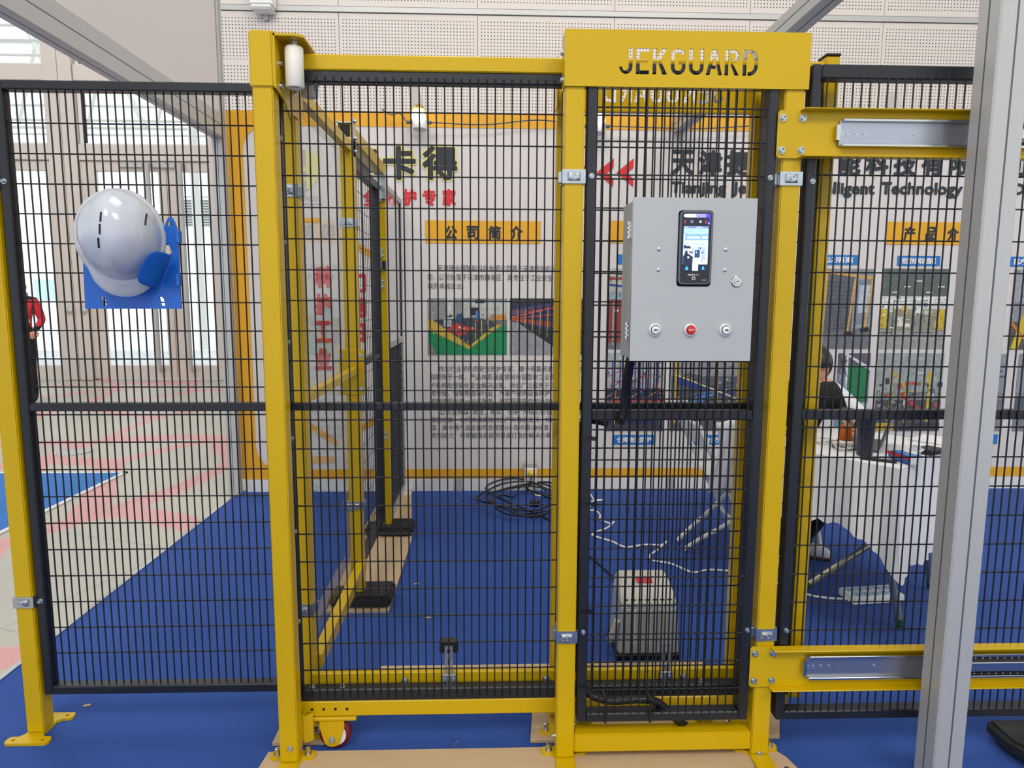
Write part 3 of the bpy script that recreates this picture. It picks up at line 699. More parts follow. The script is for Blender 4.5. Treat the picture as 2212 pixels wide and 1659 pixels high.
# ------------------------------------------------------------------ shared hardware
def bolt(parent, p, d, r=0.006, h=0.007, name='bolt', m=None):
    """hex socket bolt head with a dark socket"""
    p = Vector(p); d = Vector(d).normalized()
    b_ = MB().lathe(p, d, [(0, r * 1.5), (h * .2, r * 1.5), (h * .22, r), (h, r), (h * 1.05, r * .55), (h * .6, r * .5)], 12)
    return b_.build(name, m or ZINC, parent)
def clamp(parent, x, y, z, w=0.052, hh=0.017, front=True):
    """galvanised clamp collar around a square post"""
    g = MB(); t = 0.003; a = w / 2 + t
    c = MB().box(x - a, x + a, y - a, y - w / 2 + .0005, z - hh, z + hh).box(x - a, x - w / 2 + .0005, y - w / 2, y + a, z - hh, z + hh).box(x + w / 2 - .0005, x + a, y - w / 2, y + a, z - hh, z + hh)
    o = c.build('clamp', ZINC, parent)
    m_ = MB(); s = 0.017; q = 0.011
    base = [(x - s, y - a, z - q), (x + s, y - a, z - q), (x + s, y - a, z + q), (x - s, y - a, z + q)]
    top = [(x - s * .75, y - a - .007, z - q * .7), (x + s * .75, y - a - .007, z - q * .7), (x + s * .75, y - a - .007, z + q * .7), (x - s * .75, y - a - .007, z + q * .7)]
    n = 0; m_.v = base + top; m_.f = [[3, 2, 1, 0], [4, 5, 6, 7], [0, 1, 5, 4], [1, 2, 6, 5], [2, 3, 7, 6], [3, 0, 4, 7]]; m_.c = [None] * 6
    m_.build('clamp_boss', ZINC, o, bevel=0.001)
    bolt(o, (x, y - a - .006, z), (0, -1, 0), 0.006, 0.006)
    m_ = MB()
    for sx in (-1, 1):
        m2 = MB().prism([(x + sx * a, y - .012, z - hh * .8), (x + sx * a, y + .012, z - hh * .8), (x + sx * a, y + .012, z + hh * .8), (x + sx * a, y - .012, z + hh * .8)], (sx * 0.008, 0, 0)); m2.build('clamp_lug', ZINC, o, bevel=0.001)
    return o
def base_plate(parent, x, y, z=0.0, w=0.125, m=YEL, bolts=True):
    """H shaped welded foot plate with slotted ears front and back"""
    t = 0.008; a = w / 2; n_ = 0.026; e = 0.075; ear = 0.032
    out = [(-a, -e), (a, -e), (a, -e + ear), (n_ + .012, -e + ear), (n_, -e + ear + .012), (n_, e - ear - .012), (n_ + .012, e - ear), (a, e - ear), (a, e), (-a, e), (-a, e - ear), (-n_ - .012, e - ear), (-n_, e - ear - .012), (-n_, -e + ear + .012), (-n_ - .012, -e + ear), (-a, -e + ear)]
    # round the outer corners
    res = []
    for i, p in enumerate(out):
        if abs(abs(p[0]) - a) < 1e-6:
            q0 = out[i - 1]; q1 = out[(i + 1) % len(out)]; r = 0.010
            d0 = (Vector(q0) - Vector(p)).normalized() * r; d1 = (Vector(q1) - Vector(p)).normalized() * r
            P = Vector(p)
            res += [tuple(P + d0), tuple(P + d0 * .3 + d1 * .3), tuple(P + d1)]
        else: res.append(p)
    holes = []
    for sx in (-1, 1):
        for sy in (-1, 1):
            cx, cy = sx * (a - .020), sy * (e - ear / 2)
            holes.append([(cx + .006 * math.cos(k * math.pi / 5), cy + .005 * math.sin(k * math.pi / 5)) for k in range(10)])
    me_ = curve_mesh([res] + holes, t / 2, 'foot_plate'); me_.materials.append(m)
    o = place('foot_plate', me_, (x, y, z + t / 2), parent)
    if bolts:
        for sx in (-1, 1):
            for sy in (-1, 1):
                p = (x + sx * (a - .020), y + sy * (e - ear / 2), z + t)
                MB().lathe(p, (0, 0, 1), [(0, .011), (.003, .011), (.0031, .0075), (.018, .0075), (.019, .004)], 12).build('anchor_bolt', STEEL, o)
    return o
def post(name, label, x, y, z0, z1, w=0.050, bolts=True, cap=None, plate=True, group=None, dy=0.0):
    t = thing(name, label, 'post', (x, y, z0), group)
    a = w / 2
    bx('shaft', YEL, t, x - a, x + a, y - a, y + a, z0 + 0.0085, z1, bevel=0.003, seg=2)
    if plate: base_plate(t, x, y + dy, z0, bolts=bolts)
    if cap: bx('end_cap', BLKP, t, x - a - .001, x + a + .001, y - a - .001, y + a + .001, z1, z1 + 0.006, bevel=0.002)
    return t

# ------------------------------------------------------------------ wooden base boards under the gate
def board(label, pts, z=0.012):
    m_ = MB().prism([(p[0], p[1], 0.0005) for p in pts], (0, 0, z - 0.0005))
    return tag(m_.build('base_board', WOOD, None, bevel=0.001), label, 'board')
ZB = 0.012
board('beige board on the floor in front under the yellow gate posts', [(-0.645, 1.45), (0.90, 1.45), (0.865, 1.66), (0.84, 1.76), (0.80, 1.822), (-0.628, 1.822), (-0.64, 1.7)])
board('short beige board under the left rear gate post', [(-0.63, 1.862), (-0.44, 1.862), (-0.44, 2.05), (-0.63, 2.05)])
board('beige board under the rear posts below the narrow panel', [(0.12, 1.855), (0.86, 1.855), (0.90, 1.95), (0.88, 2.06), (0.14, 2.06), (0.13, 1.95)])
board('long thin beige board on the carpet in front of the grey gate motor', [(-0.38, 2.215), (0.76, 2.215), (0.76, 2.272), (-0.38, 2.272)])

# ------------------------------------------------------------------ mesh panels
WIREM = {}
def wire_mesh(length, axis, r=0.0021):
    key = (round(length, 4), axis, r)
    if key not in WIREM:
        h = length / 2; v = {'X': Vector((h, 0, 0)), 'Y': Vector((0, h, 0)), 'Z': Vector((0, 0, h))}[axis]
        WIREM[key] = MB().tube([-v, v], r, 6).mesh('wire', WIRE, origin=Vector((0, 0, 0)), smooth=60)[0]
    return WIREM[key]
def panel(name, label, x0, x1, z0, z1, y, fw_=0.022, fz=0.024, top=None, dep=0.036, mid=None, vx=(), hz=(), wire_y=None, group=None, ext=0.0, root=None, vz=None):
    """framed mesh panel in a plane y = const"""
    t = root or thing(name, label, 'fence panel', ((x0 + x1) / 2, y, z0), group)
    ya, yb_ = y - dep / 2, y + dep / 2; top = top or fz
    bx('frame_bar', BLK, t, x0, x0 + fw_, ya, yb_, z0, z1, bevel=0.003); bx('frame_bar', BLK, t, x1 - fw_, x1, ya, yb_, z0, z1, bevel=0.003)
    bx('frame_bar', BLK, t, x0 + fw_, x1 - fw_, ya, yb_, z0, z0 + fz, bevel=0.003); bx('frame_bar', BLK, t, x0 + fw_, x1 - fw_, ya, yb_, z1 - top, z1, bevel=0.003)
    if mid: bx('middle_bar', BLK, t, x0 + fw_, x1 - fw_, ya + .004, yb_ - .004, mid[0], mid[1], bevel=0.002)
    wy = wire_y if wire_y is not None else y
    va, vb = vz or (z0 + fz * .5, z1 - top * .5)
    vm = wire_mesh(vb - va, 'Z')
    for x in vx: place('wire', vm, (x, wy, (va + vb) / 2), t)
    hm = wire_mesh(x1 - x0 - fw_ * 2 + 2 * ext + .01, 'X')
    for z in hz: place('wire', hm, ((x0 + x1) / 2, wy + .0042, z), t)
    return t
def frange(a, b, s):
    o = []
    while a < b - 1e-6: o.append(a); a += s
    return o

# left fixed panel and its post
lp = post('fence_post', 'yellow square post at the far left edge with a bare foot plate', -1.347, 1.957, 0.0, 2.0, bolts=False)
clamp(lp, -1.347, 1.957, 0.415)
clamp(lp, -1.347, 1.957, 1.60)
left_panel = panel('mesh_panel', 'black wire mesh panel at left carrying the white helmet', -1.316, -0.590, 0.122, 1.862, 1.957, fw_=0.024, fz=0.026, top=0.024,
      mid=(0.973, 0.996), vx=[-1.288 + .02165 * k for k in range(32)], hz=[1.757 - .0797 * k for k in range(20) if not 0.965 < 1.757 - .0797 * k < 1.0])
for z in (0.415, 1.60): bolt(left_panel, (-1.303, 1.939, z), (0, -1, 0), 0.005, 0.010)

# front gate posts
p1 = post('gate_post', 'tall yellow gate post with a white guide roller at its top', -0.552, 1.787, ZB, 1.90, dy=-0.048)
m_ = MB()
bx('sleeve', YEL, p1, -0.5805, -0.5225, 1.757, 1.816, 1.80, 1.932, bevel=0.004, seg=2)
m_ = MB().prism([(-0.5224, 1.762, 1.932), (-0.5224, 1.90, 1.932), (-0.5224, 1.90, 1.745), (-0.5224, 1.83, 1.79), (-0.5224, 1.762, 1.80)], (0.004, 0, 0)); pl = m_.build('side_plate', YEL, p1)
m_ = MB().prism([(-0.522, 1.762, 1.921), (-0.470, 1.762, 1.921), (-0.452, 1.775, 1.921), (-0.452, 1.99, 1.921), (-0.522, 1.99, 1.921)], (0, 0, 0.006)); m_.build('roller_bracket', YEL, p1)
for z in (1.868, 1.815): bolt(p1, (-0.5184, 1.80, z), (1, 0, 0), 0.007, 0.006, 'carriage_bolt', STEEL)
rl_ = MB().lathe((-0.4835, 1.802, 1.811), (0, 0, 1), [(0.004, .012), (0, .013), (0, .020), (.003, .0225), (.094, .0225), (.097, .020), (.097, .008)], 28).build('guide_roller', NYLON, p1, smooth=50)
MB().cyl((-0.4835, 1.802, 1.816), (-0.4835, 1.802, 1.94), 0.0055, 10).build('roller_axle', ZINC, rl_)
MB().lathe((-0.4835, 1.802, 1.908), (0, 0, 1), [(0, .010), (.007, .010), (.0071, .012), (.012, .012)], 6).build('axle_nut', ZINC, rl_)
MB().lathe((-0.4835, 1.802, 1.927), (0, 0, 1), [(0, .013), (.003, .013), (.0031, .010), (.010, .010)], 6).build('axle_nut', ZINC, rl_)
rl_ = MB().lathe((-0.4835, 1.945, 1.828), (0, 0, 1), [(0.004, .012), (0, .013), (0, .020), (.003, .0225), (.085, .0225), (.088, .020), (.088, .008)], 28).build('guide_roller', NYLON, p1, smooth=50)
MB().cyl((-0.4835, 1.945, 1.833), (-0.4835, 1.945, 1.935), 0.0055, 10).build('roller_axle', ZINC, rl_)
bolt(p1, (-0.548, 1.762, 0.062), (0, -1, 0), 0.006, 0.006)
# funnel that catches the closing gate
m_ = MB().prism([(-0.5265, 1.80, 0.03), (-0.5265, 1.818, 0.03), (-0.475, 1.846, 0.06), (-0.475, 1.846, 0.115), (-0.5265, 1.80, 0.135)], (0.004, .002, 0))
MB().obox((-0.514, 1.825, 0.080), (0.011, 0.008, 0), (0.0012, -0.002, 0), (0, 0, 0.040)).build('catch_plate', YEL, p1)
MB().obox((-0.510, 1.905, 0.080), (0.015, -0.010, 0), (0.0012, 0.002, 0), (0, 0, 0.040)).build('catch_plate', YEL, p1)
bx('catch_back', YEL, p1, -0.5275, -0.5235, 1.813, 1.917, 0.05, 0.125)

p2 = post('gate_post', 'yellow front post between the sliding gate and the narrow panel', 0.211, 1.787, ZB, 1.94, dy=-0.048)
p3 = post('gate_post', 'yellow front post right of the control cabinet', 0.762, 1.787, ZB, 1.94, dy=-0.048)
for p_, x in ((p2, 0.211), (p3, 0.762)):
    for z in (1.598, 0.378): clamp(p_, x, 1.787, z)
bolt(p2, (0.186, 1.80, 0.062), (-1, 0, 0), 0.006, 0.008); bolt(p3, (0.762, 1.762, 0.022), (0, -1, 0), 0.006, 0.006)
# rear posts
r1 = post('rear_post', 'yellow rear post behind the roller post at left', -0.552, 1.975, ZB, 1.93, dy=-0.025)
r2 = post('rear_post', 'yellow rear post mostly hidden behind the left front post of the narrow panel', 0.211, 1.975, ZB, 1.94, dy=-0.025)
r3 = post('rear_post', 'yellow rear post seen through the right side of the narrow panel', 0.760, 1.975, ZB, 1.94, dy=-0.025)
for z in (1.585, 0.375): clamp(r1, -0.552, 1.975, z)
bx('sleeve', YEL, r1, -0.580, -0.524, 1.946, 2.004, 1.80, 1.931, bevel=0.003)
m_ = MB().prism([(-0.5235, 1.90, 1.92), (-0.5235, 2.01, 1.92), (-0.5235, 2.01, 1.80), (-0.5235, 1.97, 1.775), (-0.5235, 1.90, 1.775)], (0.004, 0, 0)); m_.build('rounded_plate', YEL, r1)
bolt(r1, (-0.5195, 1.93, 1.84), (1, 0, 0), 0.007, 0.006, 'carriage_bolt', STEEL)

# header plate with stencil letters cut through
def stencil():
    """JEKGUARD as stencil cut-outs, letter cell 0..1 high; returns list of outlines and total width"""
    t = 0.145; out = []; x = 0.0; gap = 0.13
    def rect(a, b, c, d): out.append([(x + a, c), (x + b, c), (x + b, d), (x + a, d)])
    def pl(p): out.append([(x + q[0], q[1]) for q in p])
    def arc(cx, cy, rx, ry, a0, a1, n=9): return [(cx + rx * math.cos(math.radians(a0 + (a1 - a0) * k / n)), cy + ry * math.sin(math.radians(a0 + (a1 - a0) * k / n))) for k in range(n + 1)]
    def band(cx, cy, rx, ry, a0, a1, n=9): return arc(cx, cy, rx, ry, a0, a1, n) + arc(cx, cy, rx - t, ry - t, a1, a0, n)
    # J
    w = .50; pl([(w - t, 1), (w - t, .28)] + arc(w - t - .125, .28, .125, .15, 0, -180)[1:] + [(0, .28), (0, .33)][:0] + arc(w / 2 - .0, .28, w / 2, .28, 180, 360) + [(w, 1)]); x += w + gap
    # E
    w = .50; pl([(0, 0), (w, 0), (w, t), (t, t), (t, .44), (w * .88, .44), (w * .88, .44 + t), (t, .44 + t), (t, 1 - t), (w, 1 - t), (w, 1), (0, 1)]); x += w + gap
    # K
    w = .56; pl([(0, 0), (t, 0), (t, .40), (.20, .46), (w - .19, 0), (w, 0), (.30, .56), (w - .02, 1), (w - .21, 1), (t, .60), (t, 1), (0, 1)]); x += w + gap
    # G
    w = .56; pl(arc(w / 2, .72, w / 2, .28, 20, 180) + arc(w / 2, .28, w / 2, .28, 180, 360) + [(w, .52), (.30, .52), (.30, .40), (w - t, .40), (w - t, .28)] + arc(w / 2, .28, w / 2 - t, .28 - t, 0, -180)[1:] + arc(w / 2, .72, w / 2 - t, .28 - t, 180, 20)); x += w + gap
    # U
    w = .56; pl([(0, 1)] + arc(w / 2, .28, w / 2, .28, 180, 360) + [(w, 1), (w - t, 1)] + arc(w / 2, .28, w / 2 - t, .28 - t, 0, -180) + [(t, 1)]); x += w + gap * .7
    # A with a bridge beside the bar
    w = .62; pl([(0, 0), (t, 0), (.20, .24), (.385, .24), (.355, .37), (.235, .37), (w / 2, .76), (w - t, 0), (w, 0), (w / 2 + .08, 1), (w / 2 - .08, 1)]); x += w + gap * .7
    # R in stem and bowl
    w = .56; rect(0, t, 0, 1); g = t + .05; pl([(g, 1), (w - .2, 1)] + arc(w - .24, .74, .24, .26, 60, -90, 8) + [(.30, .48), (w, 0), (w - .17, 0), (.215, .42), (.20, .60), (w - .24, .60)] + arc(w - .24, .74, .24 - t, .26 - t, -80, 60, 8) + [(g, 1 - t)]); x += w + gap
    # D in stem and bowl
    w = .58; rect(0, t, 0, 1); pl([(g, 1), (.26, 1)] + arc(.26, .62, w - .26, .38, 80, 0, 6) + arc(.26, .38, w - .26, .38, 0, -80, 6) + [(.26, 0), (g, 0), (g, t), (.26, t)] + arc(.26, .38, w - .26 - t, .38 - t, -80, 0, 6) + arc(.26, .62, w - .26 - t, .38 - t, 0, 80, 6) + [(.26, 1 - t), (g, 1 - t)]); x += w
    return out, x
letters, lw = stencil()
def header(name, label, y, face):
    t = thing(name, label, 'sign', (0.488, y, 1.813))
    x0, x1, z0, z1 = 0.184, 0.793, 1.813, 1.946
    a, b = 0.318, 0.662; h0, h1 = 1.843, 1.904
    if face < 0: a, b = x0 + x1 - b, x0 + x1 - a
    outl = [[(a + (b - a) * p[0] / lw - .4885, h0 + (h1 - h0) * p[1] - 1.8795) for p in L] for L in letters]
    rect = [(x0 - .4885, z0 - 1.8795), (x1 - .4885, z0 - 1.8795), (x1 - .4885, z1 - 1.8795), (x0 - .4885, z1 - 1.8795)]
    me_ = curve_mesh([rect] + outl, 0.0012, 'name_plate')
    for v in me_.vertices: v.co = (face * v.co.x, face * -v.co.z, v.co.y)
    me_.materials.append(YEL)
    place('name_plate', me_, (.4885, y, 1.8795), t)
    s = 1 if face > 0 else -1
    ya, yb_ = sorted((y + s * .0013, y + s * 0.062))
    bx('side_flange', YEL, t, x0, x0 + .0025, ya, yb_, z0, z1); bx('side_flange', YEL, t, x1 - .0025, x1, ya, yb_, z0, z1)
    yc, yd = sorted((y + s * .0013, y + s * 0.018))
    bx('top_lip', YEL, t, x0 + .05, x1 - .05, yc, yd, z1 - .0025, z1); bx('bottom_lip', YEL, t, x0 + .06, x1 - .06, yc, yd, z0, z0 + .0025)
    if face > 0:
        for z in (1.905, 1.84): bolt(t, (x0, y + .045, z), (-1, 0, 0), 0.006, 0.006)
    return t
header('name_plate_sign', 'yellow steel name plate with JEKGUARD cut through, facing front', 1.7575, 1)
header('name_plate_sign', 'second yellow name plate behind, its cut letters reading backwards', 2.0045, -1)
tag(bx('cross_beam', YEL, None, 0.2365, 0.7365, 1.764, 1.812, 0.034, 0.088, bevel=0.003, seg=2), 'low yellow cross beam between the two front gate posts', 'beam')

# narrow front panel
hz_n = [1.767 - .0815 * k for k in range(20)]
np_ = panel('mesh_panel', 'narrow tall black mesh panel behind the grey control cabinet', 0.243, 0.722, 0.125, 1.872, 1.781, fw_=0.026, fz=0.026, dep=0.038, mid=(0.978, 1.003),
            vx=[0.281 + .0222 * k for k in range(20)], hz=[z for z in hz_n if not .975 < z < 1.006 and z > .16], wire_y=1.7635, ext=0.016)
for x in (0.256, 0.709):
    for z in (1.60, 0.392): bolt(np_, (x, 1.762, z), (0, -1, 0), 0.0046, 0.008)

# sliding gate leaf
gate = thing('sliding_gate', 'wide yellow framed sliding gate leaf with black wire mesh', 'gate', (0.05, 1.865, 0.0))
yg0, yg1 = 1.845, 1.885
bx('top_rail', YEL, gate, -0.575, 0.873, yg0, yg1, 1.869, 1.908, bevel=0.003)
brail = MB()
bx('bottom_rail', YEL, gate, -0.560, 0.873, yg0, yg1 + .012, 0.101, 0.147, bevel=0.003)
for k in range(4):
    x = -0.5075 + k * 0.0332
    MB().cyl((x, yg0 - .0006, 0.124), (x, yg0 + .002, 0.124), 0.0042, 12).build('bolt_hole', DARK, gate)
panel('', '', -0.5590, 0.872, 0.1475, 1.868, 1.862, fw_=0.024, fz=0.036, top=0.028, dep=0.034, mid=(0.990, 1.010),
      vx=[-0.5275 + .0217 * k for k in range(64)], hz=[1.768 - .0803 * k for k in range(20) if not .985 < 1.768 - .0803 * k < 1.012], wire_y=1.843, root=gate, ext=.004, vz=(.155, 1.852))
es = bx('end_stile', YEL, gate, 0.8735, 0.911, yg0 - .002, yg1 + .002, 0.138, 1.922, bevel=0.003)
bx('end_cap', BLKP, es, 0.872, 0.9125, yg0 - .004, yg1 + .004, 1.922, 1.929, bevel=0.002)
rk = bx('rack_beam', YEL, gate, -0.520, 0.872, 1.888, 1.912, 0.148, 0.208, bevel=0.002)
for x in (-0.247, 0.167, 0.575): bolt(rk, (x, 1.888, 0.183), (0, -1, 0), 0.007, 0.010)
def limit_bracket(x, black):
    b_ = bx('limit_bracket', ZINC, rk, x - 0.020, x + 0.020, 1.878, 1.887, 0.180, 0.204, bevel=0.001)
    for s in (-.013, .013): bolt(b_, (x + s, 1.878, .190), (0, -1, 0), 0.0045, 0.005)
    bx('slotted_arm', ZINC, b_, x - 0.012, x - 0.004, 1.880, 1.883, 0.204, 0.292); bx('slotted_arm', ZINC, b_, x + 0.004, x + 0.012, 1.880, 1.883, 0.204, 0.292)
    bx('arm_tip', ZINC, b_, x - 0.0039, x + 0.0039, 1.880, 1.883, 0.282, 0.292)
    bolt(b_, (x, 1.880, .262 if black else .222), (0, -1, 0), 0.005, 0.008)
    if black: bx('limit_magnet', BLKP, b_, x - 0.027, x + 0.027, 1.884, 1.905, 0.268, 0.306, bevel=0.002)
limit_bracket(-0.118, True); limit_bracket(0.520, False)
for x in (-0.507, -0.421, 0.62): bolt(gate, (x, 1.858, 0.1836), (0, 0, 1), 0.005, 0.010, 'frame_bolt')
bolt(gate, (-0.446, 1.862, 1.838), (0, 0, -1), 0.006, 0.016, 'frame_bolt')
for k in range(6): bolt(gate, (-0.5365, 1.845, 1.70 - k * 0.262), (0, -1, 0), 0.005, 0.008, 'frame_bolt')
# caster
cs = bx('caster_plate', YEL, gate, -0.520, -0.382, 1.838, 1.892, 0.0905, 0.1005, bevel=0.002)
def fork(y):
    pts = [(-0.486, 0.090), (-0.416, 0.090), (-0.416, 0.072)] + [(-0.4515 + .025 * math.cos(t), 0.036 + .025 * math.sin(t)) for t in [math.radians(a) for a in (0, -30, -60, -90, -120, -150, -180)]] + [(-0.486, 0.072)]
    MB().prism([(p[0], y, p[1]) for p in pts], (0, 0.003, 0)).build('caster_fork', YEL, cs)
fork(1.838); fork(1.877)
wh = MB().lathe((-0.4455, 1.844, 0.0455), (0, 1, 0), [(0, .034), (.003, .0435), (.006, .045), (.024, .045), (.027, .0435), (.030, .034)], 32).build('caster_wheel', WINE, cs, smooth=50)
MB().lathe((-0.4455, 1.8425, 0.0455), (0, 1, 0), [(0, .033), (.033, .033)], 28).build('wheel_hub', WHITEM, wh)
bolt(cs, (-0.4515, 1.838, 0.034), (0, -1, 0), 0.0065, 0.008, 'axle_bolt')
GREENR = mat('yellow_green_nylon', '#C3C93A', 0.45, vary=0.05)
for x, lb in ((0.285, 'left'), (0.655, 'right')):
    t = thing('floor_roller', 'yellow-green floor guide roller under the %s end of the narrow panel' % lb, 'roller', (x, 1.93, ZB), 'floor guide rollers')
    MB().lathe((x, 1.93, ZB + .008), (0, 0, 1), [(0, .022), (.004, .026), (.060, .026), (.064, .022)], 20).build('roller_body', GREENR, t, smooth=50)
    bx('roller_plate', YEL, t, x - .05, x + .05, 1.89, 1.97, ZB, ZB + .008)

# right fixed panel and the telescopic slides
rp = panel('mesh_panel', 'black mesh fence panel at right behind the aluminium post', 0.803, 1.95, 0.123, 1.876, 1.781, fw_=0.024, fz=0.026, top=0.034, dep=0.038, mid=(0.978, 1.003),
           vx=[0.842 + .0220 * k for k in range(50)], hz=[z for z in [1.772 - .0815 * k for k in range(20)] if not .975 < z < 1.006], wire_y=1.7635, ext=0.014)
for z in (1.592, 0.39): bolt(rp, (0.818, 1.762, z), (0, -1, 0), 0.0046, 0.008)
def slide_rail(label, z0, z1):
    t = thing('slide_rail', label, 'slide rail', (0.72, 1.755, z0))
    zt, zb = z1, z0
    x0, x1 = 0.719, 2.1; y = 1.7555
    c = [(x0, z0 + .006), (x0 + .006, z0), (x1, z0), (x1, z1), (x0 + .006, z1), (x0, z1 - .006)]
    MB().prism([(p[0], y, p[1]) for p in c], (0, 0.003, 0)).build('back_plate', YEL, t)
    bx('edge_flange', YEL, t, x0 + .055, x1, y - .028, y - .0002, z1 - .003, z1, bevel=0.001); bx('edge_flange', YEL, t, x0 + .055, x1, y - .028, y - .0002, z0, z0 + .003, bevel=0.001)
    for x in (x0 + .012, x0 + .062):
        for z in (z0 + .019, z1 - .019): bolt(t, (x, y, z), (0, -1, 0), 0.0062, 0.009)
    s0, s1 = z0 + .030, z1 - .025
    sl_ = bx('telescopic_slide', SLIDE, t, 0.872, 2.1, y - .008, y - .0045, s0, s1, bevel=0.0005)
    bx('slide_lip', STEEL, sl_, 0.878, 2.1, y - .018, y - .008, s1 - .004, s1 + .003, bevel=0.001); bx('slide_lip', STEEL, sl_, 0.878, 2.1, y - .018, y - .008, s0 - .003, s0 + .004, bevel=0.001)
    bx('end_tab', STEEL, sl_, 0.862, 0.872, y - .016, y - .0045, s0 + .012, s1 - .012)
    for x in (0.879, 0.893, 0.915, 0.938, 1.065): bolt(sl_, (x, y - .008, (s0 + s1) / 2), (0, -1, 0), 0.0045, 0.002, 'slide_screw')
    bx('inner_slide', STEEL, sl_, 1.30, 2.1, y - .022, y - .010, s0 + .018, s1 - .018, bevel=0.002)
    br_ = bx('ball_track', DARK, sl_, 1.245, 2.1, y - .0145, y - .0085, s1 - .013, s1 - .0055); bx('ball_track', DARK, sl_, 1.245, 2.1, y - .0145, y - .0085, s0 + .0055, s0 + .013)
    bm_ = MB().lathe((0, 0, 0), (0, 0, 1), [(-.0025, .0005), (-.0017, .0018), (0, .0025), (.0017, .0018), (.0025, .0005)], 8).mesh('bearing_ball', STEEL, origin=Vector((0, 0, 0)), smooth=80)[0]
    for k in range(18):
        for z in (s1 - .009, s0 + .009): place('bearing_ball', bm_, (1.262 + k * .0205, y - .015, z), br_)
    return t
slide_rail('upper yellow channel with a telescopic steel slide', 1.647, 1.763)
slide_rail('lower yellow channel with a telescopic steel slide', 0.228, 0.346)

# ------------------------------------------------------------------ control cabinet
cb = thing('control_cabinet', 'light grey control cabinet with face terminal and three push buttons', 'cabinet', (0.48, 1.68, 1.148))
cx0, cx1, cz0, cz1 = 0.3345, 0.6255, 1.148, 1.529
bx('cabinet_body', CABG, cb, cx0 + .003, cx1 - .004, 1.634, 1.758, cz0 + .003, cz1 - .003, bevel=0.003)
# door with the terminal opening
dc = ((cx0 + cx1) / 2, (cz0 + cz1) / 2)
tx0, tx1, tz0, tz1 = 0.4405, 0.5225, 1.3245, 1.5005
hole = [(tx0 + .008, tz0), (tx1 - .008, tz0), (tx1 - .002, tz0 + .002), (tx1, tz0 + .008), (tx1, tz1 - .008), (tx1 - .002, tz1 - .002), (tx1 - .008, tz1), (tx0 + .008, tz1), (tx0 + .002, tz1 - .002), (tx0, tz1 - .008), (tx0, tz0 + .008), (tx0 + .002, tz0 + .002)]
me_ = curve_mesh([[(cx0 - dc[0], cz0 - dc[1]), (cx1 - dc[0], cz0 - dc[1]), (cx1 - dc[0], cz1 - dc[1]), (cx0 - dc[0], cz1 - dc[1])], [(p[0] - dc[0], p[1] - dc[1]) for p in hole]], 0.006, 'cabinet_door')
for v in me_.vertices: v.co = (v.co.x, -v.co.z, v.co.y)
me_.materials.append(CABG)
cd = place('cabinet_door', me_, (dc[0], 1.6265, dc[1]), cb)
def rrect(x0, x1, z0, z1, r, n=4):
    o = []
    for cx, cz, a in ((x1 - r, z0 + r, -90), (x1 - r, z1 - r, 0), (x0 + r, z1 - r, 90), (x0 + r, z0 + r, 180)):
        for k in range(n + 1):
            t = math.radians(a + 90 * k / n); o.append((cx + r * math.cos(t), cz + r * math.sin(t)))
    return o
def rplate(name, m, parent, x0, x1, z0, z1, r, y0, y1, **kw):
    return MB().prism([(p[0], y0, p[1]) for p in rrect(x0, x1, z0, z1, r)], (0, y1 - y0, 0)).build(name, m, parent, **kw)
TG = mat('terminal_grey', '#5B636B', 0.35, 0.2, vary=0.05)
bx('dark_recess', DARK, cd, tx0 + .0005, tx1 - .0005, 1.6329, 1.6338, tz0 + .0005, tz1 - .0005)
tm = rplate('face_terminal', TG, cb, 0.4432, 0.5205, 1.3295, 1.4990, 0.010, 1.6150, 1.6328, bevel=0.001)
GLS = mat('black_glass', '#10121C', 0.06, vary=0.1)
rplate('front_glass', GLS, tm, 0.4475, 0.5165, 1.3335, 1.4950, 0.007, 1.6140, 1.6151)
def ink(name, shapes, x0, x1, z0, z1, y, material, parent):
    m2 = MB()
    for k, (pts, col) in enumerate(shapes):
        m2.poly([(x0 + min(1, max(0, u)) * (x1 - x0), y - k * .00004, z0 + min(1, max(0, v)) * (z1 - z0)) for u, v in pts], col)
    o = m2.build(name, material, parent, smooth=0); o['kind'] = 'stuff'; return o
def E_(u, v, a, b, n=10): return [(u + a * math.cos(2 * math.pi * k / n), v + b * math.sin(2 * math.pi * k / n)) for k in range(n)]
# what the lit screen shows: bright hall, visitor holding a phone, icons below
scr = [(R_(0, 1, 0, 1), '#0E1030'), (R_(0, 1, .15, 1), '#A9D4FA'), (R_(0, 1, .95, 1), '#6F7FB5'), (R_(.02, .18, .968, .98), '#E8F0FF'), (R_(.5, .75, .968, .982), '#E8F0FF'), (R_(.1, 1, .69, .83), '#7FA8E0'), ([(.05, .69), (.12, .69), (.12, .83), (.02, .86)], '#5A86C6'), (R_(.14, .66, .725, .765), '#CFE6FF'), (R_(.74, .98, .725, .775), '#E4F2FF'), (R_(0, .08, .60, .83), '#BFE4FF'), (R_(.09, .11, .6, .7), '#5674A8'), (R_(.1, 1, .35, .68), '#C3E6FF'), (R_(.25, .85, .60, .612), '#86B8D0'), (R_(.5, .9, .585, .60), '#9FD5DA'),
       (R_(.47, .68, .30, .47), '#2C3A66'), (R_(.68, 1, .15, .45), '#CFE6FF'), (R_(.35, .68, .15, .29), '#D6EBFF')]
for k in range(22):
    u = .35 + rnd.random() * .6; v = .38 + rnd.random() * .15; scr.append((R_(u, u + .03, v, v + .05), rnd.choice(['#5C74B8', '#8A9AD8', '#7C8FC9', '#45588F', '#A9C6F0'])))
for k in range(6):
    v = .87 + (k % 3) * .025; u = .1 + (k // 3) * .5; scr.append((R_(u, u + .3, v, v + .006), '#7FB0E4'))
for k in range(7): scr.append((R_(.74, .8 + rnd.random() * .15, .2 + k * .03, .212 + k * .03), '#5E7CBF'))
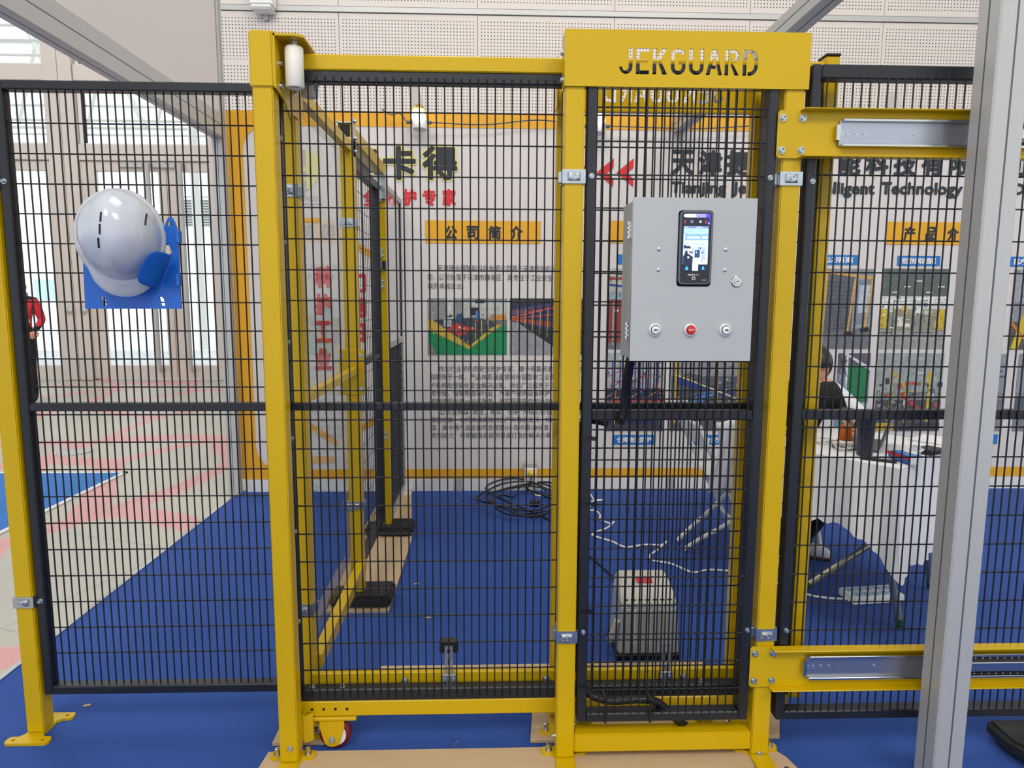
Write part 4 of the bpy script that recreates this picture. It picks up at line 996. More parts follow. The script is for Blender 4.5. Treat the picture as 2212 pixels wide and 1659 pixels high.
scr += [(E_(.07, .54, .06, .04), '#20284A'), ([(0, .15), (.38, .15), (.40, .33), (.34, .42), (.2, .46), (.06, .42), (0, .33)], '#151B3C'), (E_(.20, .485, .085, .045), '#E7C7C6'), ([(.10, .50), (.30, .50), (.29, .545), (.2, .56), (.11, .545)], '#20274A'), (L_(.18, .42, .42, .33, .045), '#EFCFC8'), (E_(.19, .44, .05, .022), '#EFCFC8'), (R_(.06, .20, .435, .455), '#1B2040'), (L_(.2, .42, .21, .33, .01), '#4A5FD0'), (R_(.17, .25, .285, .325), '#BBD8FF'), (L_(0, .35, .05, .45, .06), '#D8ECFF'),
        (R_(.38, .62, .005, .145), '#C9DDF5'), (R_(.1, .22, .025, .075), '#35B5FF'), (E_(.16, .08, .045, .03), '#35B5FF'), (E_(.16, .08, .025, .017), '#0E1030'), (R_(.1, .22, .025, .075), '#35B5FF'), ([(.74, .04), (.90, .04), (.86, .06), (.86, .09), (.82, .11), (.78, .09), (.78, .06)], '#35B5FF'), (E_(.82, .035, .02, .01), '#35B5FF')]
ink('lit_display', scr, 0.4520, 0.5105, 1.3605, 1.4640, 1.6138, SCREEN, tm)
top = [(R_(0, 1, 0, 1), '#151429'), (rrect(.03, .93, .60, .9, .12), '#C9CDDD'), (rrect(.45, .93, .60, .9, .12), '#8F90E8'), (R_(.93, .97, .0, .9), '#3A34D8'), (R_(.82, .95, .6, .9), '#4B42F0'), (E_(.08, .25, .04, .16), '#7B3148'), (E_(.82, .25, .04, .16), '#8A2D45'), (E_(.32, .27, .06, .13), '#6C6C78'), (E_(.63, .27, .06, .13), '#57585F'), (E_(.62, .27, .03, .08), '#F4F4F4'), (E_(.92, .14, .035, .08), '#8F94E8')]
ink('sensor_strip', top, 0.4490, 0.5155, 1.4665, 1.4945, 1.6138, SCREEN, tm)
o = fit(text_mesh('NAGU', 0.02), 0.4655, 0.4815, 1.3495, 1.3540, 1.6137, PWHT); place('terminal_lettering', o[0], o[1], tm)
o = fit(text_mesh('纳谷', 0.01), 0.4825, 0.4915, 1.3495, 1.3540, 1.6137, PLG); place('terminal_lettering', o[0], o[1], tm)
o = fit(text_mesh('F520', 0.0), 0.4985, 0.5095, 1.3375, 1.3415, 1.6137, PLG); place('terminal_lettering', o[0], o[1], tm)
ring = curve_mesh([[(.0042 * math.cos(k * math.pi / 12), .0042 * math.sin(k * math.pi / 12)) for k in range(24)], [(.0027 * math.cos(k * math.pi / 12), .0027 * math.sin(k * math.pi / 12)) for k in range(24)]], 0.0, 'home_ring')
for v in ring.vertices: v.co = (v.co.x, 0, v.co.y)
ring.materials.append(PWHT); place('home_ring', ring, (0.4795, 1.6137, 1.3435), tm)
for x in (0.397, 0.555):
    for z in (1.411, 1.3635):
        b_ = MB().lathe((x, 1.6205, z), (0, -1, 0), [(0, .0048), (.0012, .0045), (.0022, .003), (.0023, .0018), (.001, .0016)], 14).build('door_screw', STEEL, cd)
lk = MB().lathe((0.5845, 1.6205, 1.337), (0, -1, 0), [(0, .0135), (.002, .0135), (.004, .0115), (.004, .009), (.0025, .0085), (.0025, .007), (.006, .0065), (.006, .003), (.004, .0028)], 24).build('cam_lock', STEEL, cd)
bx('key_slot', DARK, lk, 0.5815, 0.5875, 1.6138, 1.6142, 1.3362, 1.3378)
for x, col, s in ((0.393, 'W', '←'), (0.4775, 'R', 'STOP'), (0.562 - .0, 'W', '→')):
    z = 1.2225
    bz = MB().lathe((x, 1.6205, z), (0, -1, 0), [(0, .0148), (.003, .0148), (.006, .0138), (.0068, .0128), (.0068, .0112)], 28).build('push_button', WPLA if col == 'W' else WPLA, cb, smooth=40)
    MB().lathe((x, 1.6136, z), (0, -1, 0), [(0, .0114), (.0006, .0114)], 24).build('button_ring', BLKP if col == 'W' else mat('dark_red', '#8E1518', .4, vary=.05), bz)
    MB().lathe((x, 1.6130, z), (0, -1, 0), [(0, .0096), (.003, .0094), (.0036, .008)], 24).build('button_cap', WPLA if col == 'W' else mat('stop_red', '#CE2420', 0.35, vary=0.04), bz)
    if col == 'R':
        o = fit(text_mesh('STOP', 0.005), x - .0066, x + .0066, z - .0022, z + .0022, 1.6088, PWHT); place('button_lettering', o[0], o[1], bz)
    else:
        d = -1 if s == '←' else 1
        m2 = MB().poly([(x + d * .0055, 1.6088, z), (x + d * .0015, 1.6088, z + .0034), (x + d * .0015, 1.6088, z + .0014), (x - d * .0045, 1.6088, z + .0014), (x - d * .0045, 1.6088, z - .0014), (x + d * .0015, 1.6088, z - .0014), (x + d * .0015, 1.6088, z - .0034)][::-d])
        m2.build('button_arrow', PBLK, bz, smooth=0)
for z in (1.455, 1.220):
    h = bx('hinge', STEEL, cb, cx0 - .007, cx0 + .0025, 1.632, 1.648, z - .020, z + .020, bevel=0.001)
    for k in range(4): MB().cyl((cx0 - .007, 1.632, z - .0195 + k * .0105), (cx0 - .007, 1.632, z - .0120 + k * .0105), 0.0045, 10).build('hinge_knuckle', STEEL, h)
# corrugated conduits
def conduit(name, label, path, r, dens=0.0052):
    pts = [Vector(p) for p in path]; fine = []
    for i in range(len(pts) - 1):
        n = max(2, int((pts[i + 1] - pts[i]).length / dens * 2))
        for k in range(n): fine.append(pts[i].lerp(pts[i + 1], k / n))
    fine.append(pts[-1])
    rs = [r if k % 2 else r * 0.86 for k in range(len(fine))]
    return tag(MB().tube(fine, rs, 10).build(name, BLKP, None, smooth=70), label, 'conduit')
def smooth_path(pts, n=6):
    P = [Vector(p) for p in pts]; P = [P[0] * 2 - P[1]] + P + [P[-1] * 2 - P[-2]]; out = []
    for i in range(1, len(P) - 2):
        for k in range(n):
            t = k / n; a, b, c, d = P[i - 1:i + 3]
            out.append(0.5 * ((2 * b) + (c - a) * t + (2 * a - 5 * b + 4 * c - d) * t * t + (3 * b - a - 3 * c + d) * t ** 3))
    out.append(P[-2]); return out
conduit('corrugated_conduit', 'black corrugated conduit dropping from the underside of the grey cabinet', smooth_path([(0.354, 1.70, 1.147), (0.352, 1.72, 1.10), (0.350, 1.738, 1.05), (0.348, 1.747, 0.995), (0.336, 1.747, 0.972)]), 0.0125)
conduit('corrugated_conduit', 'black corrugated conduit lying along the bottom bar of the narrow panel', smooth_path([(0.262, 1.80, 0.22), (0.285, 1.79, 0.19), (0.34, 1.785, 0.175), (0.42, 1.785, 0.178), (0.475, 1.788, 0.165), (0.54, 1.80, 0.10), (0.60, 1.83, 0.045), (0.635, 1.845, 0.03)]), 0.012)
conduit('corrugated_conduit', 'black corrugated conduit clipped along the left bar of the narrow panel', smooth_path([(0.318, 1.80, 0.962), (0.27, 1.82, 0.965), (0.245, 1.826, 0.93), (0.242, 1.826, 0.70), (0.242, 1.826, 0.40), (0.248, 1.826, 0.24)]), 0.009)
for i, (z, lab) in enumerate(((0.93, 'just below the middle bar'), (0.752, 'at half height'), (0.452, 'above the lower clamp'), (0.232, 'near the bottom corner'))):
    m_ = MB().box(0.2405, 0.2705, 1.758, 1.7615, z - .003, z + .003).box(0.2702, 0.2725, 1.758, 1.81, z - .003, z + .003).box(0.270, 0.279, 1.755, 1.761, z - .005, z + .005)
    tag(m_.build('cable_tie', BLKP, None), 'black cable tie around the left bar of the narrow panel, ' + lab, 'cable tie', 'cable ties on the narrow panel')
for x, lab in ((0.322, 'left'), (0.447, 'right')):
    m_ = MB().box(x - .003, x + .003, 1.758, 1.7615, 0.124, 0.19).box(x - .0025, x + .0025, 1.758, 1.81, 0.187, 0.191).box(x - .005, x + .005, 1.756, 1.761, .15, .158)
    tag(m_.build('cable_tie', BLKP, None), 'black cable tie round the bottom bar of the narrow panel, the %s one' % lab, 'cable tie', 'cable ties on the narrow panel')

# ------------------------------------------------------------------ helmet on its holder
HC = Vector((-0.985, 1.897, 1.455))
hm = thing('safety_helmet', 'white hard hat hanging on the left mesh panel', 'helmet', (HC.x, 1.93, 1.30))
m_ = MB(); nt_, np2 = 14, 48
def helm(th, ph):
    a, b, h = 0.101, 0.119, 0.138
    s = math.sin(th); x = a * s * math.cos(ph); z = b * s * math.sin(ph); y = -h * math.cos(th)
    # raised middle ridge with two channels
    k = math.exp(-(x / .022) ** 2) * .006 - math.exp(-((abs(x) - .045) / .010) ** 2) * .004
    k *= min(1, s * 1.6) * (1 - max(0, (s - .9) / .1))
    return Vector((x, y - k, z))
rows = []
for i in range(nt_ + 1):
    th = (math.pi / 2) * i / nt_
    rows.append([helm(max(th, 0.02), 2 * math.pi * k / np2) for k in range(np2)])
rim = []
for k in range(np2):
    ph = 2 * math.pi * k / np2; e = 0.010
    ang = math.degrees(math.atan2(math.sin(ph + math.pi / 2), math.cos(ph + math.pi / 2)))
    if abs(ang) < 48: e += 0.034 * math.cos(math.radians(ang / 48 * 90)) ** 0.7
    rim.append(Vector(((0.101 + e * .9) * math.cos(ph), 0.004, (0.119 + e) * math.sin(ph))))
rows.append(rim)
tilt = Matrix.Rotation(math.radians(17), 3, 'Z') @ Matrix.Rotation(math.radians(-8), 3, 'X') @ Matrix.Rotation(math.radians(-5), 3, 'Y')
base = 0
for r in rows: m_.v += [tuple(HC + tilt @ p) for p in r]
for i in range(len(rows) - 1):
    for k in range(np2):
        a = i * np2 + k; b = i * np2 + (k + 1) % np2; m_.f.append([a, b, b + np2, a + np2]); m_.c.append(None)
m_.f.append(list(range(np2))); m_.c.append(None)
sh_ = m_.build('shell', HELM, hm, smooth=60)
md = sh_.modifiers.new('thickness', 'SOLIDIFY'); md.thickness = 0.003
for (x, z0_, z1_) in ((-0.012, .03, .006), (-0.018, .0, -.024), (-0.027, -.032, -.054), (0.080, .036, .004)):
    def sp__(x, z):
        q = 1 - (x / .101) ** 2 - (z / .119) ** 2; return HC + tilt @ Vector((x, -.138 * math.sqrt(max(q, 0)) - .0012, z))
    MB().tube([sp__(x, z0_), sp__(x - .002, (z0_ + z1_) / 2), sp__(x - .004, z1_)], 0.0024, 6).build('vent_slot', DARK, hm)
hd = thing('helmet_holder', 'blue plastic helmet holder hooked on the left mesh panel', 'helmet holder', (-0.98, 1.94, 1.26))
def hz_(px, py): p = at(px, py, 1.934); return (p.x, p.z)
outl = [hz_(*q) for q in ((184, 667), (392, 667), (388, 600), (386, 540), (384, 500), (381, 490), (377, 478), (371, 469), (363, 470), (358, 480), (354, 491), (355, 524), (365, 530), (372, 546), (348, 560), (300, 590), (240, 590), (205, 560), (178, 545))]
def slot(cx, cy):
    return [hz_(cx + dx, cy + dy) for dx, dy in ((-8, -10), (-2, -11), (3, -6), (6, 8), (-2, 9), (-4, -2))]
holes = [slot(225, 652), slot(351, 652), [hz_(366.5 + 5 * math.cos(k * math.pi / 6), 483 + 6 * math.sin(k * math.pi / 6)) for k in range(12)]]
ox, oz = -0.98, 1.36
me_ = curve_mesh([[(p[0] - ox, p[1] - oz) for p in L] for L in [outl] + holes], 0.002, 'back_plate')
for v in me_.vertices: v.co = (v.co.x, -v.co.z, v.co.y)
me_.materials.append(BLUEP); place('back_plate', me_, (ox, 1.936, oz), hd)
def cradle(pts, name):
    """curved arm that wraps the rim: list of (px, py, Y) rings, outer and inner edge"""
    m2 = MB(); n = len(pts)
    for (a, b) in pts:
        m2.v += [tuple(at(*a)), tuple(at(*b))]
    for i in range(n - 1): m2.f.append([2 * i, 2 * i + 1, 2 * i + 3, 2 * i + 2]); m2.c.append(None)
    o = m2.build(name, BLUEP, hd, smooth=80); s = o.modifiers.new('thickness', 'SOLIDIFY'); s.thickness = 0.0035; s.offset = 0
    sb = o.modifiers.new('smooth', 'SUBSURF'); sb.levels = 2; sb.render_levels = 2
    return o
cradle([((373, 545, 1.93), (338, 632, 1.93)), ((372, 548, 1.885), (334, 626, 1.88)), ((350, 540, 1.85), (306, 618, 1.845)), ((320, 537, 1.815), (287, 608, 1.82))], 'cradle_arm')
cradle([((177, 545, 1.932), (222, 628, 1.932)), ((178, 548, 1.905), (224, 625, 1.905)), ((186, 560, 1.885), (230, 614, 1.885))], 'cradle_arm')
for py in (512, 605):
    a = at(384, py, 1.93); bx('side_clip', BLUEP, hd, a.x, a.x + .010, 1.915, 1.934, a.z - .016, a.z + .016, bevel=0.001)
MB().tube([at(367, 486, 1.925), at(367, 476, 1.925), at(366, 466, 1.945), at(366, 464, 1.957)], 0.0015, 6).build('hanging_hook', PANE, hd)

# ------------------------------------------------------------------ side fence running back from the gate
sf = thing('clear_panel', 'yellow framed clear acrylic side panel running back from the gate', 'fence panel', (-0.55, 2.4, 0.15))
bx('top_rail', YEL, sf, -0.565, -0.535, 2.003, 2.772, 1.855, 1.893, bevel=0.002); bx('bottom_rail', YEL, sf, -0.550, -0.515, 2.003, 2.772, 0.158, 0.205, bevel=0.002)
bx('middle_rail', YEL, sf, -0.560, -0.530, 2.003, 2.772, 0.986, 1.014, bevel=0.002)
bx('pane', ACRYL, sf, -0.5675, -0.5655, 2.003, 2.772, 0.16, 1.855)
f1 = post('fence_post', 'yellow post on black rubber feet in the middle of the side fence', -0.555, 2.800, 0.0, 1.905, plate=False, w=0.052)
f2 = post('fence_post', 'farthest yellow post of the side fence with zinc hinge plates', -0.560, 3.655, 0.0, 1.905, plate=False, w=0.046)
def rubber_foot(parent, x, y):
    bx('rubber_foot', RUB, parent, x - .045, x + .145, y - .085, y + .09, 0.013, 0.062, bevel=0.012, seg=2)
    bx('rubber_foot', RUB, parent, x - .115, x - .046, y - .07, y + .06, 0.013, 0.055, bevel=0.010, seg=2)
rubber_foot(f1, -0.555, 2.80); rubber_foot(f2, -0.560, 3.655)
tag(MB().prism([(-0.67, 2.70, 0.0005), (-0.415, 2.70, 0.0005), (-0.415, 3.55, 0.0005), (-0.52, 4.47, 0.0005), (-0.70, 4.47, 0.0005), (-0.70, 3.70, 0.0005)], (0, 0, 0.012)).build('base_board', WOOD, None), 'long cream board under the posts of the side fence', 'board')
for z in (1.585, 0.435): 
    clamp(f1, -0.555, 2.80, z, w=0.054)
    bolt(f1, (-0.570, 2.773, z - .012), (0, -1, 0), 0.008, 0.008)
jp = bx('joining_plate', YEL, f1, -0.605, -0.505, 2.768, 2.7735, 0.90, 1.085, bevel=0.002)
for x in (-.595, -.518):
    for z in (.925, 1.06): bolt(jp, (x, 2.768, z), (0, -1, 0), 0.006, 0.006)
hb = thing('door_header', 'yellow beam with open square end above the far mesh door', 'beam', (-0.56, 3.2, 1.91))
bx('beam', YEL, hb, -0.588, -0.535, 2.802, 3.655, 1.912, 1.966, bevel=0.002)
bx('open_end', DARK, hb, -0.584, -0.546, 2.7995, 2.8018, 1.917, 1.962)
bx('end_bracket', ZINC, hb, -0.534, -0.529, 2.775, 2.83, 1.84, 1.985); bx('end_bracket', ZINC, hb, -0.594, -0.589, 2.79, 2.83, 1.90, 1.975); bx('end_bracket', ZINC, hb, -0.594, -0.529, 2.79, 2.83, 1.9665, 1.9705); bx('end_bracket', ZINC, hb, -0.594, -0.529, 2.79, 2.83, 1.9065, 1.9115)
for z in (1.86, 1.91, 1.975): bolt(hb, (-0.529, 2.80, z), (1, 0, 0), 0.006, 0.010)
bx('end_sleeve', ZINC, hb, -0.592, -0.530, 3.60, 3.69, 1.79, 1.911)
# far mesh door
md_ = thing('mesh_door', 'black mesh door hinged in the far part of the side fence', 'gate', (-0.565, 3.2, 0.10))
X = -0.575
bx('frame_bar', BLK, md_, X - .018, X + .018, 2.84, 2.862, 0.11, 1.86); bx('frame_bar', BLK, md_, X - .018, X + .018, 3.545, 3.572, 0.11, 1.86)
bx('frame_bar', BLK, md_, X - .018, X + .018, 2.862, 3.545, 1.825, 1.86); bx('frame_bar', BLK, md_, X - .018, X + .018, 2.862, 3.545, 0.11, 0.14)
bx('middle_bar', BLK, md_, X - .014, X + .014, 2.862, 3.545, 0.985, 1.01)
vm = wire_mesh(1.70, 'Z', .0014); hm_ = wire_mesh(0.69, 'Y', .0014)
for k in range(15): place('wire', vm, (X, 2.894 + .0445 * k, 0.983), md_)
for k in range(20): place('wire', hm_, (X + .004, 3.2035, 0.222 + .0803 * k), md_)
for z in (1.80, 1.52, 1.36, 0.56):
    h = bx('hinge_plate', ZINC, md_, -0.556, -0.553 + .001, 3.552, 3.632, z - .028, z + .028)
    for dz in (-.015, .015): bolt(h, (-0.552, 3.62, z + dz), (1, 0, 0), 0.005, 0.005)
h = bx('latch_bracket', ZINC, md_, -0.556, -0.551, 3.55, 3.63, 1.44, 1.475); bx('latch_block', BLKP, h, -0.551, -0.535, 3.60, 3.63, 1.435, 1.48, bevel=0.002)
# last section by the wall
s3 = thing('screen_panel', 'grey framed panel by the wall, clear above and wire mesh below', 'fence panel', (-0.56, 4.06, 0.05))
X = -0.560
for a, b in ((3.69, 3.715), (4.385, 4.41)): bx('frame_bar', ALU, s3, X - .012, X + .012, a, b, 0.05, 1.895, bevel=0.002)
for a, b in ((1.865, 1.895), (1.01, 1.045), (0.05, 0.08)): bx('frame_bar', ALU, s3, X - .012, X + .012, 3.715, 4.385, a, b, bevel=0.002)
bx('gasket_or_shade', DARK, s3, X - .006, X + .006, 4.374, 4.384, 1.046, 1.864)
bx('clear_pane', ACRYL, s3, X - .002, X + .002, 3.715, 4.373, 1.045, 1.865)
DMESH = mat('dark_mesh_back', '#23262C', 0.7, vary=0.25, scale=14)
m2 = MB()
for k in range(34):
    y0 = 3.715 - .93 + k * .048
    a = max(3.716, y0); b = min(4.384, y0 + .93)
    if b > a: m2.tube([(X, a, 0.081 + (a - y0)), (X, b, 0.081 + (b - y0))], 0.0016, 4)
    if b > a: m2.tube([(X + .003, a, 1.009 - (a - y0)), (X + .003, b, 1.009 - (b - y0))], 0.0016, 4)
o = m2.build('diamond_mesh', mat('grey_wire', '#6C6E70', .4, .6, vary=.1), s3); o['kind'] = 'stuff'
bx('backing_sheet', DMESH, s3, X - .010, X - .007, 3.716, 4.384, 0.081, 1.009)
bx('foot_bracket', WHITEM, s3, X - .02, X + .05, 4.36, 4.44, 0.0125, 0.049)

# ------------------------------------------------------------------ grey sliding gate motor
gm = thing('gate_motor', 'grey plastic gate motor with a red sticker standing on the carpet', 'motor', (0.575, 2.40, 0.0))
MG = mat('grey_plastic', '#A4AAAC', 0.35, vary=0.04); MG2 = mat('pale_grey_plastic', '#CBC8BE', 0.35, vary=0.04)
m_ = MB()
def ringp(z, x0, x1, y0, y1): return [(x0, y0, z), (x1, y0, z), (x1, y1, z), (x0, y1, z)]
rgs = [ringp(.022, .463, .684, 2.31, 2.50), ringp(.05, .466, .681, 2.308, 2.50), ringp(.19, .474, .676, 2.318, 2.50), ringp(.198, .476, .674, 2.326, 2.50)]
for r in rgs: m_.v += r
for i in range(3):
    for k in range(4): m_.f.append([i * 4 + k, i * 4 + (k + 1) % 4, (i + 1) * 4 + (k + 1) % 4, (i + 1) * 4 + k]); m_.c.append(None)
m_.f += [[3, 2, 1, 0], [12, 13, 14, 15]]; m_.c += [None] * 2
m_.build('housing', MG, gm, bevel=0.008, seg=3)
m_ = MB(); rgs = [ringp(.199, .474, .676, 2.324, 2.50), ringp(.232, .478, .672, 2.355, 2.50), ringp(.262, .487, .668, 2.44, 2.50)]
for r in rgs: m_.v += r
for i in range(2):
    for k in range(4): m_.f.append([i * 4 + k, i * 4 + (k + 1) % 4, (i + 1) * 4 + (k + 1) % 4, (i + 1) * 4 + k]); m_.c.append(None)
m_.f += [[3, 2, 1, 0], [8, 9, 10, 11]]; m_.c += [None] * 2
cv = m_.build('lid', MG2, gm, bevel=0.006, seg=2)
for k in range(7): bx('vent_slot', DARK, cv, .484 + k * .0265, .500 + k * .0265, 2.3365, 2.3400, .212, .217)
bx('base', BLKP, gm, .458, .690, 2.305, 2.505, 0.0, 0.0215, bevel=0.003)
for x in (.52, .575, .63): bx('front_rib', MG2, gm, x - .004, x + .004, 2.3085, 2.316, 0.06, 0.185)
MB().obox((.575, 2.418, .2560), (.030, 0, 0), (0, .0155, .0055), (0, -.0004, .0011)).build('red_sticker', mat('sticker_red', '#D8302A', .4, vary=.05), cv)
MB().tube([(0.44, 2.36, 0.05), (0.452, 2.34, 0.10), (0.462, 2.335, 0.14)], 0.012, 8).build('release_lever', MG2, gm)

# ------------------------------------------------------------------ cables, socket and extension leads on the floor
def cable(name, label, pts, r, m, cat='cable', n=6):
    return tag(MB().tube(smooth_path(pts, n), r, 7).build(name, m, None, smooth=80), label, cat)
G = lambda px, py, z=0.006: tuple(at_ground(px, py, z))
sk = thing('socket_box', 'white floor socket box with yellow plug standing against the printed wall', 'socket', at_ground(1148, 1058))
s0 = at_ground(1148, 1058)
a = at(1133, 1048, 4.42); b = at(1160, 1012, 4.42)
bx('box_body', WHITEM, sk, a.x, b.x, 4.42, 4.485, 0.06, b.z, bevel=0.004); bx('box_top', ALU, sk, a.x, b.x, 4.43, 4.485, b.z + .0005, b.z + .028)
MB().lathe((a.x + .045, 4.42, b.z - .035), (0, -1, 0), [(0, .026), (.02, .024), (.03, .01)], 14).build('plug', mat('plug_yellow', '#D9BB22', .45, vary=.05), sk)
bx('stand', WHITEM, sk, a.x + .03, a.x + .065, 4.44, 4.48, 0.0, 0.06)
pc = Vector(at_ground(1140, 1092)); path = [(a.x + .045, 4.39, b.z - .04), (a.x + .035, 4.36, .08), (pc.x + .02, pc.y + .28, .02)]
rr = random.Random(11)
for k in range(46):
    t = k * 0.62; q = .10 + .13 * abs(math.sin(k * .37 + 1)); path.append((pc.x + 1.35 * q * math.cos(t) + .03 * math.sin(k), pc.y + 1.5 * q * math.sin(t), .012 + .05 * abs(math.sin(k * .9)) + .0006 * k))
path += [G(1180, 1120), G(1195, 1140), G(1250, 1185), G(1290, 1215), G(1335, 1265, .02), (0.47, 2.52, 0.02), (0.475, 2.5, 0.04)]
cable('power_cable', 'tangled black cable running from the wall socket to the grey motor', path, 0.0055, BLKP)
MB_ = MB().tube([G(1146, 1086, .02), G(1164, 1088, .02)], 0.022, 10)
tag(MB_.build('cable_connector', BLKP, None), 'black barrel connector lying in the tangled black cable', 'connector')
cable('extension_lead', 'white lead snaking over the blue carpet behind the narrow panel', [G(1150, 1062), G(1160, 1070), G(1195, 1072), G(1245, 1072), G(1272, 1066, .012), G(1283, 1079), G(1302, 1080), G(1275, 1084), G(1274, 1096), G(1262, 1103), G(1285, 1103), G(1296, 1112), G(1297, 1122), G(1318, 1131), G(1326, 1127), G(1312, 1140), G(1282, 1152), G(1284, 1158), G(1320, 1169), G(1352, 1182), G(1390, 1177), G(1430, 1177), G(1439, 1170), G(1420, 1188), G(1404, 1200), G(1412, 1211), G(1450, 1218), G(1495, 1236), G(1530, 1231), G(1578, 1234), G(1640, 1246), G(1700, 1268), G(1740, 1283), G(1780, 1291), G(1828, 1294)], 0.0055, WPLA)
ps = thing('power_strip', 'white multi socket power strip with blue sockets under the table', 'power strip', at_ground(1890, 1300))
A = at_ground(1836, 1303); B = at_ground(1946, 1296); d = (B - A).normalized(); n = Vector((-d.y, d.x, 0)); L = (B - A).length; c = (A + B) / 2 + n * .03 + Vector((0, 0, .018))
MB().obox(c, d * L / 2, n * .055, Vector((0, 0, .017))).build('strip_body', WPLA, ps, bevel=0.005, seg=2)
PSB = mat('pale_blue_sockets', '#7FB2D8', .4, vary=.05)
for i in range(5):
    for j in (-1, 1): MB().obox(c + d * (-L * .36 + i * L * .18) + n * j * .025 + Vector((0, 0, .0176)), d * .016, n * .016, Vector((0, 0, .0008))).build('socket', PSB, ps)

# ------------------------------------------------------------------ wall spotlights and their wiring
BULB = mat('lit_bulb', '#FFF3DC', 0.3, emit=7.0)
def spot(label, px, py, dx, lit):
    a = at(px, py, 4.36); t = thing('spotlight', label, 'lamp', (a.x, 4.45, 2.44), 'spotlights along the wall top')
    A = at(px + dx, py - 58, 4.40); C_ = at(px, py - 8, 4.37); v = (C_ - A)
    MB().obox((A + C_) / 2, v / 2, Vector((.033, 0, 0)), Vector((0, .018, 0))).build('lamp_arm', mat('lamp_grey', '#AFAAA3', 0.5, vary=0.04), t, bevel=0.002)
    hd_ = MB().lathe(C_ + Vector((0, 0, .012)), (0.05, -.3, -1), [(0, .028), (.012, .036), (.03, .042)], 18).build('lamp_holder', mat('brass', '#C9A24A', .3, .8, vary=.05), t)
    MB().lathe(C_ + Vector((0, 0, .0)), (0.02, -.2, -1), [(.016, .03), (.03, .040), (.055, .043), (.075, .034), (.085, .012)], 20).build('bulb', BULB if lit else WPLA, t, smooth=70)
    MB().lathe(C_ + Vector((.005, .02, -.055)), (0.0, -.1, -1), [(0, .044), (.05, .048), (.065, .044), (.07, .02)], 20).build('lamp_cup', WHITEM, t, smooth=50)
    MB().cyl(C_ + Vector((.0, .03, -.06)), Vector((C_.x, 4.51, C_.z - .06)), 0.012, 8).build('wall_stem', ZINC, t)
    for s in (-1, 1): MB().cyl(C_ + Vector((s * .045, .02, -.075)), C_ + Vector((s * .075, .03, -.072)), 0.011, 8).build('cable_gland', ALUD, t)
    return C_
c1 = spot('lit spotlight on the wall top above the black title', 904, 243, -12, True)
c2 = spot('lit spotlight half hidden behind the left bar of the narrow panel', 1292, 252, -8, True)
c3 = spot('spotlight on the wall top behind the upper right slide rail', 1925, 262, 2, False)
for (p, q, lab) in ((at(825, 236, 4.4), c1 + Vector((-.075, .03, -.072)), 'left of the spotlight above the title'), (c1 + Vector((.075, .03, -.072)), c2 + Vector((-.075, .03, -.072)), 'between the two lit spotlights'), (c2 + Vector((.075, .03, -.07)), c3 + Vector((-.075, .03, -.07)), 'to the right spotlight')):
    p, q = Vector(p), Vector(q); mid = p.lerp(q, .35) + Vector((0, .02, -.0)); mid2 = p.lerp(q, .7) + Vector((0, .02, .035))
    cable('lamp_cable', 'thin grey lamp cable along the wall top, ' + lab, [p, mid, mid2, q], 0.004, ALUD)

# ------------------------------------------------------------------ table with white cloth
TA = Vector((1.48, 2.36, 0)); tu = Vector((.78, .63, 0)).normalized(); tv = Vector((-.63, .78, 0)).normalized()
TW, TL, TZ = 0.62, 0.55, 0.690
tb = thing('folding_table', 'small folding table with crossed silver legs under the white cloth', 'table', TA + tu * TW / 2 + tv * TL / 2)
tc_ = TA + tu * TW / 2 + tv * TL / 2
MB().obox(tc_ + Vector((0, 0, TZ - .014)), tu * (TW / 2 - .004), tv * (TL / 2 - .004), Vector((0, 0, .012))).build('table_top', WHITEM, tb)
LEGM = mat('silver_tube', '#B9B3A4', .3, .8, vary=.06)
leg_a = at_ground(1945, 1350, .02); leg_b = at_ground(1738, 1268, .02)
def tleg(foot, top, mm=LEGM):
    o = MB().tube([foot, top], 0.014, 10).build('table_leg', mm, tb); f = Vector(foot)
    MB().cyl(f + (Vector(top) - f).normalized() * -.008, f + (Vector(top) - f).normalized() * .03, 0.0165, 10).build('foot_cap', mat('green_cap', '#1F4A33', .6, vary=.1), o)
tleg(leg_a, at(1885, 1040, 2.50))
tleg(leg_b, at(2000, 1100, 2.72))
tleg(TA + tu * .60 + tv * .60 + Vector((0, 0, .02)), TA + tu * .12 + tv * .50 + Vector((0, 0, TZ - .03)))
tleg(at_ground(2010, 1265, .02), TA + tu * .30 + tv * .04 + Vector((0, 0, TZ - .03)))
# cloth: top plus draped skirt with scallops, deeper at the corners
m_ = MB(); ring0 = []
per = []
N = 34
cn_ = [TA, TA + tu * TW, TA + tu * TW + tv * TL, TA + tv * TL]
for e in range(4):
    p, q = cn_[e], cn_[(e + 1) % 4]
    for k in range(N): per.append((p.lerp(q, k / N), e, k / N))
ctr = tc_
levels = 10
rng = random.Random(5)
for lev in range(levels + 1):
    f = lev / levels
    for i, (p, e, s) in enumerate(per):
        cornerness = abs(s - .5) * 2
        drop = (0.39 + 0.02 * cornerness ** 3 if e == 0 else 0.25 + 0.16 * cornerness ** 3) + 0.014 * abs(math.sin(i * math.pi / 3.4))
        out = (p - ctr).normalized()
        wave = (0.024 * math.sin(i * .62 + 1.3 * e) + 0.012 * math.sin(i * 1.3 + .7)) * f
        flare = (.012 + .03 * cornerness ** 2) * f
        z = TZ + .0005 - drop * f if lev else TZ + .0005
        q = p + out * (wave + flare + .004)
        m_.v.append((q.x, q.y, z))
n_ = len(per)
for lev in range(levels):
    for i in range(n_):
        a = lev * n_ + i; b = lev * n_ + (i + 1) % n_; m_.f.append([a, a + n_, b + n_, b]); m_.c.append(None)
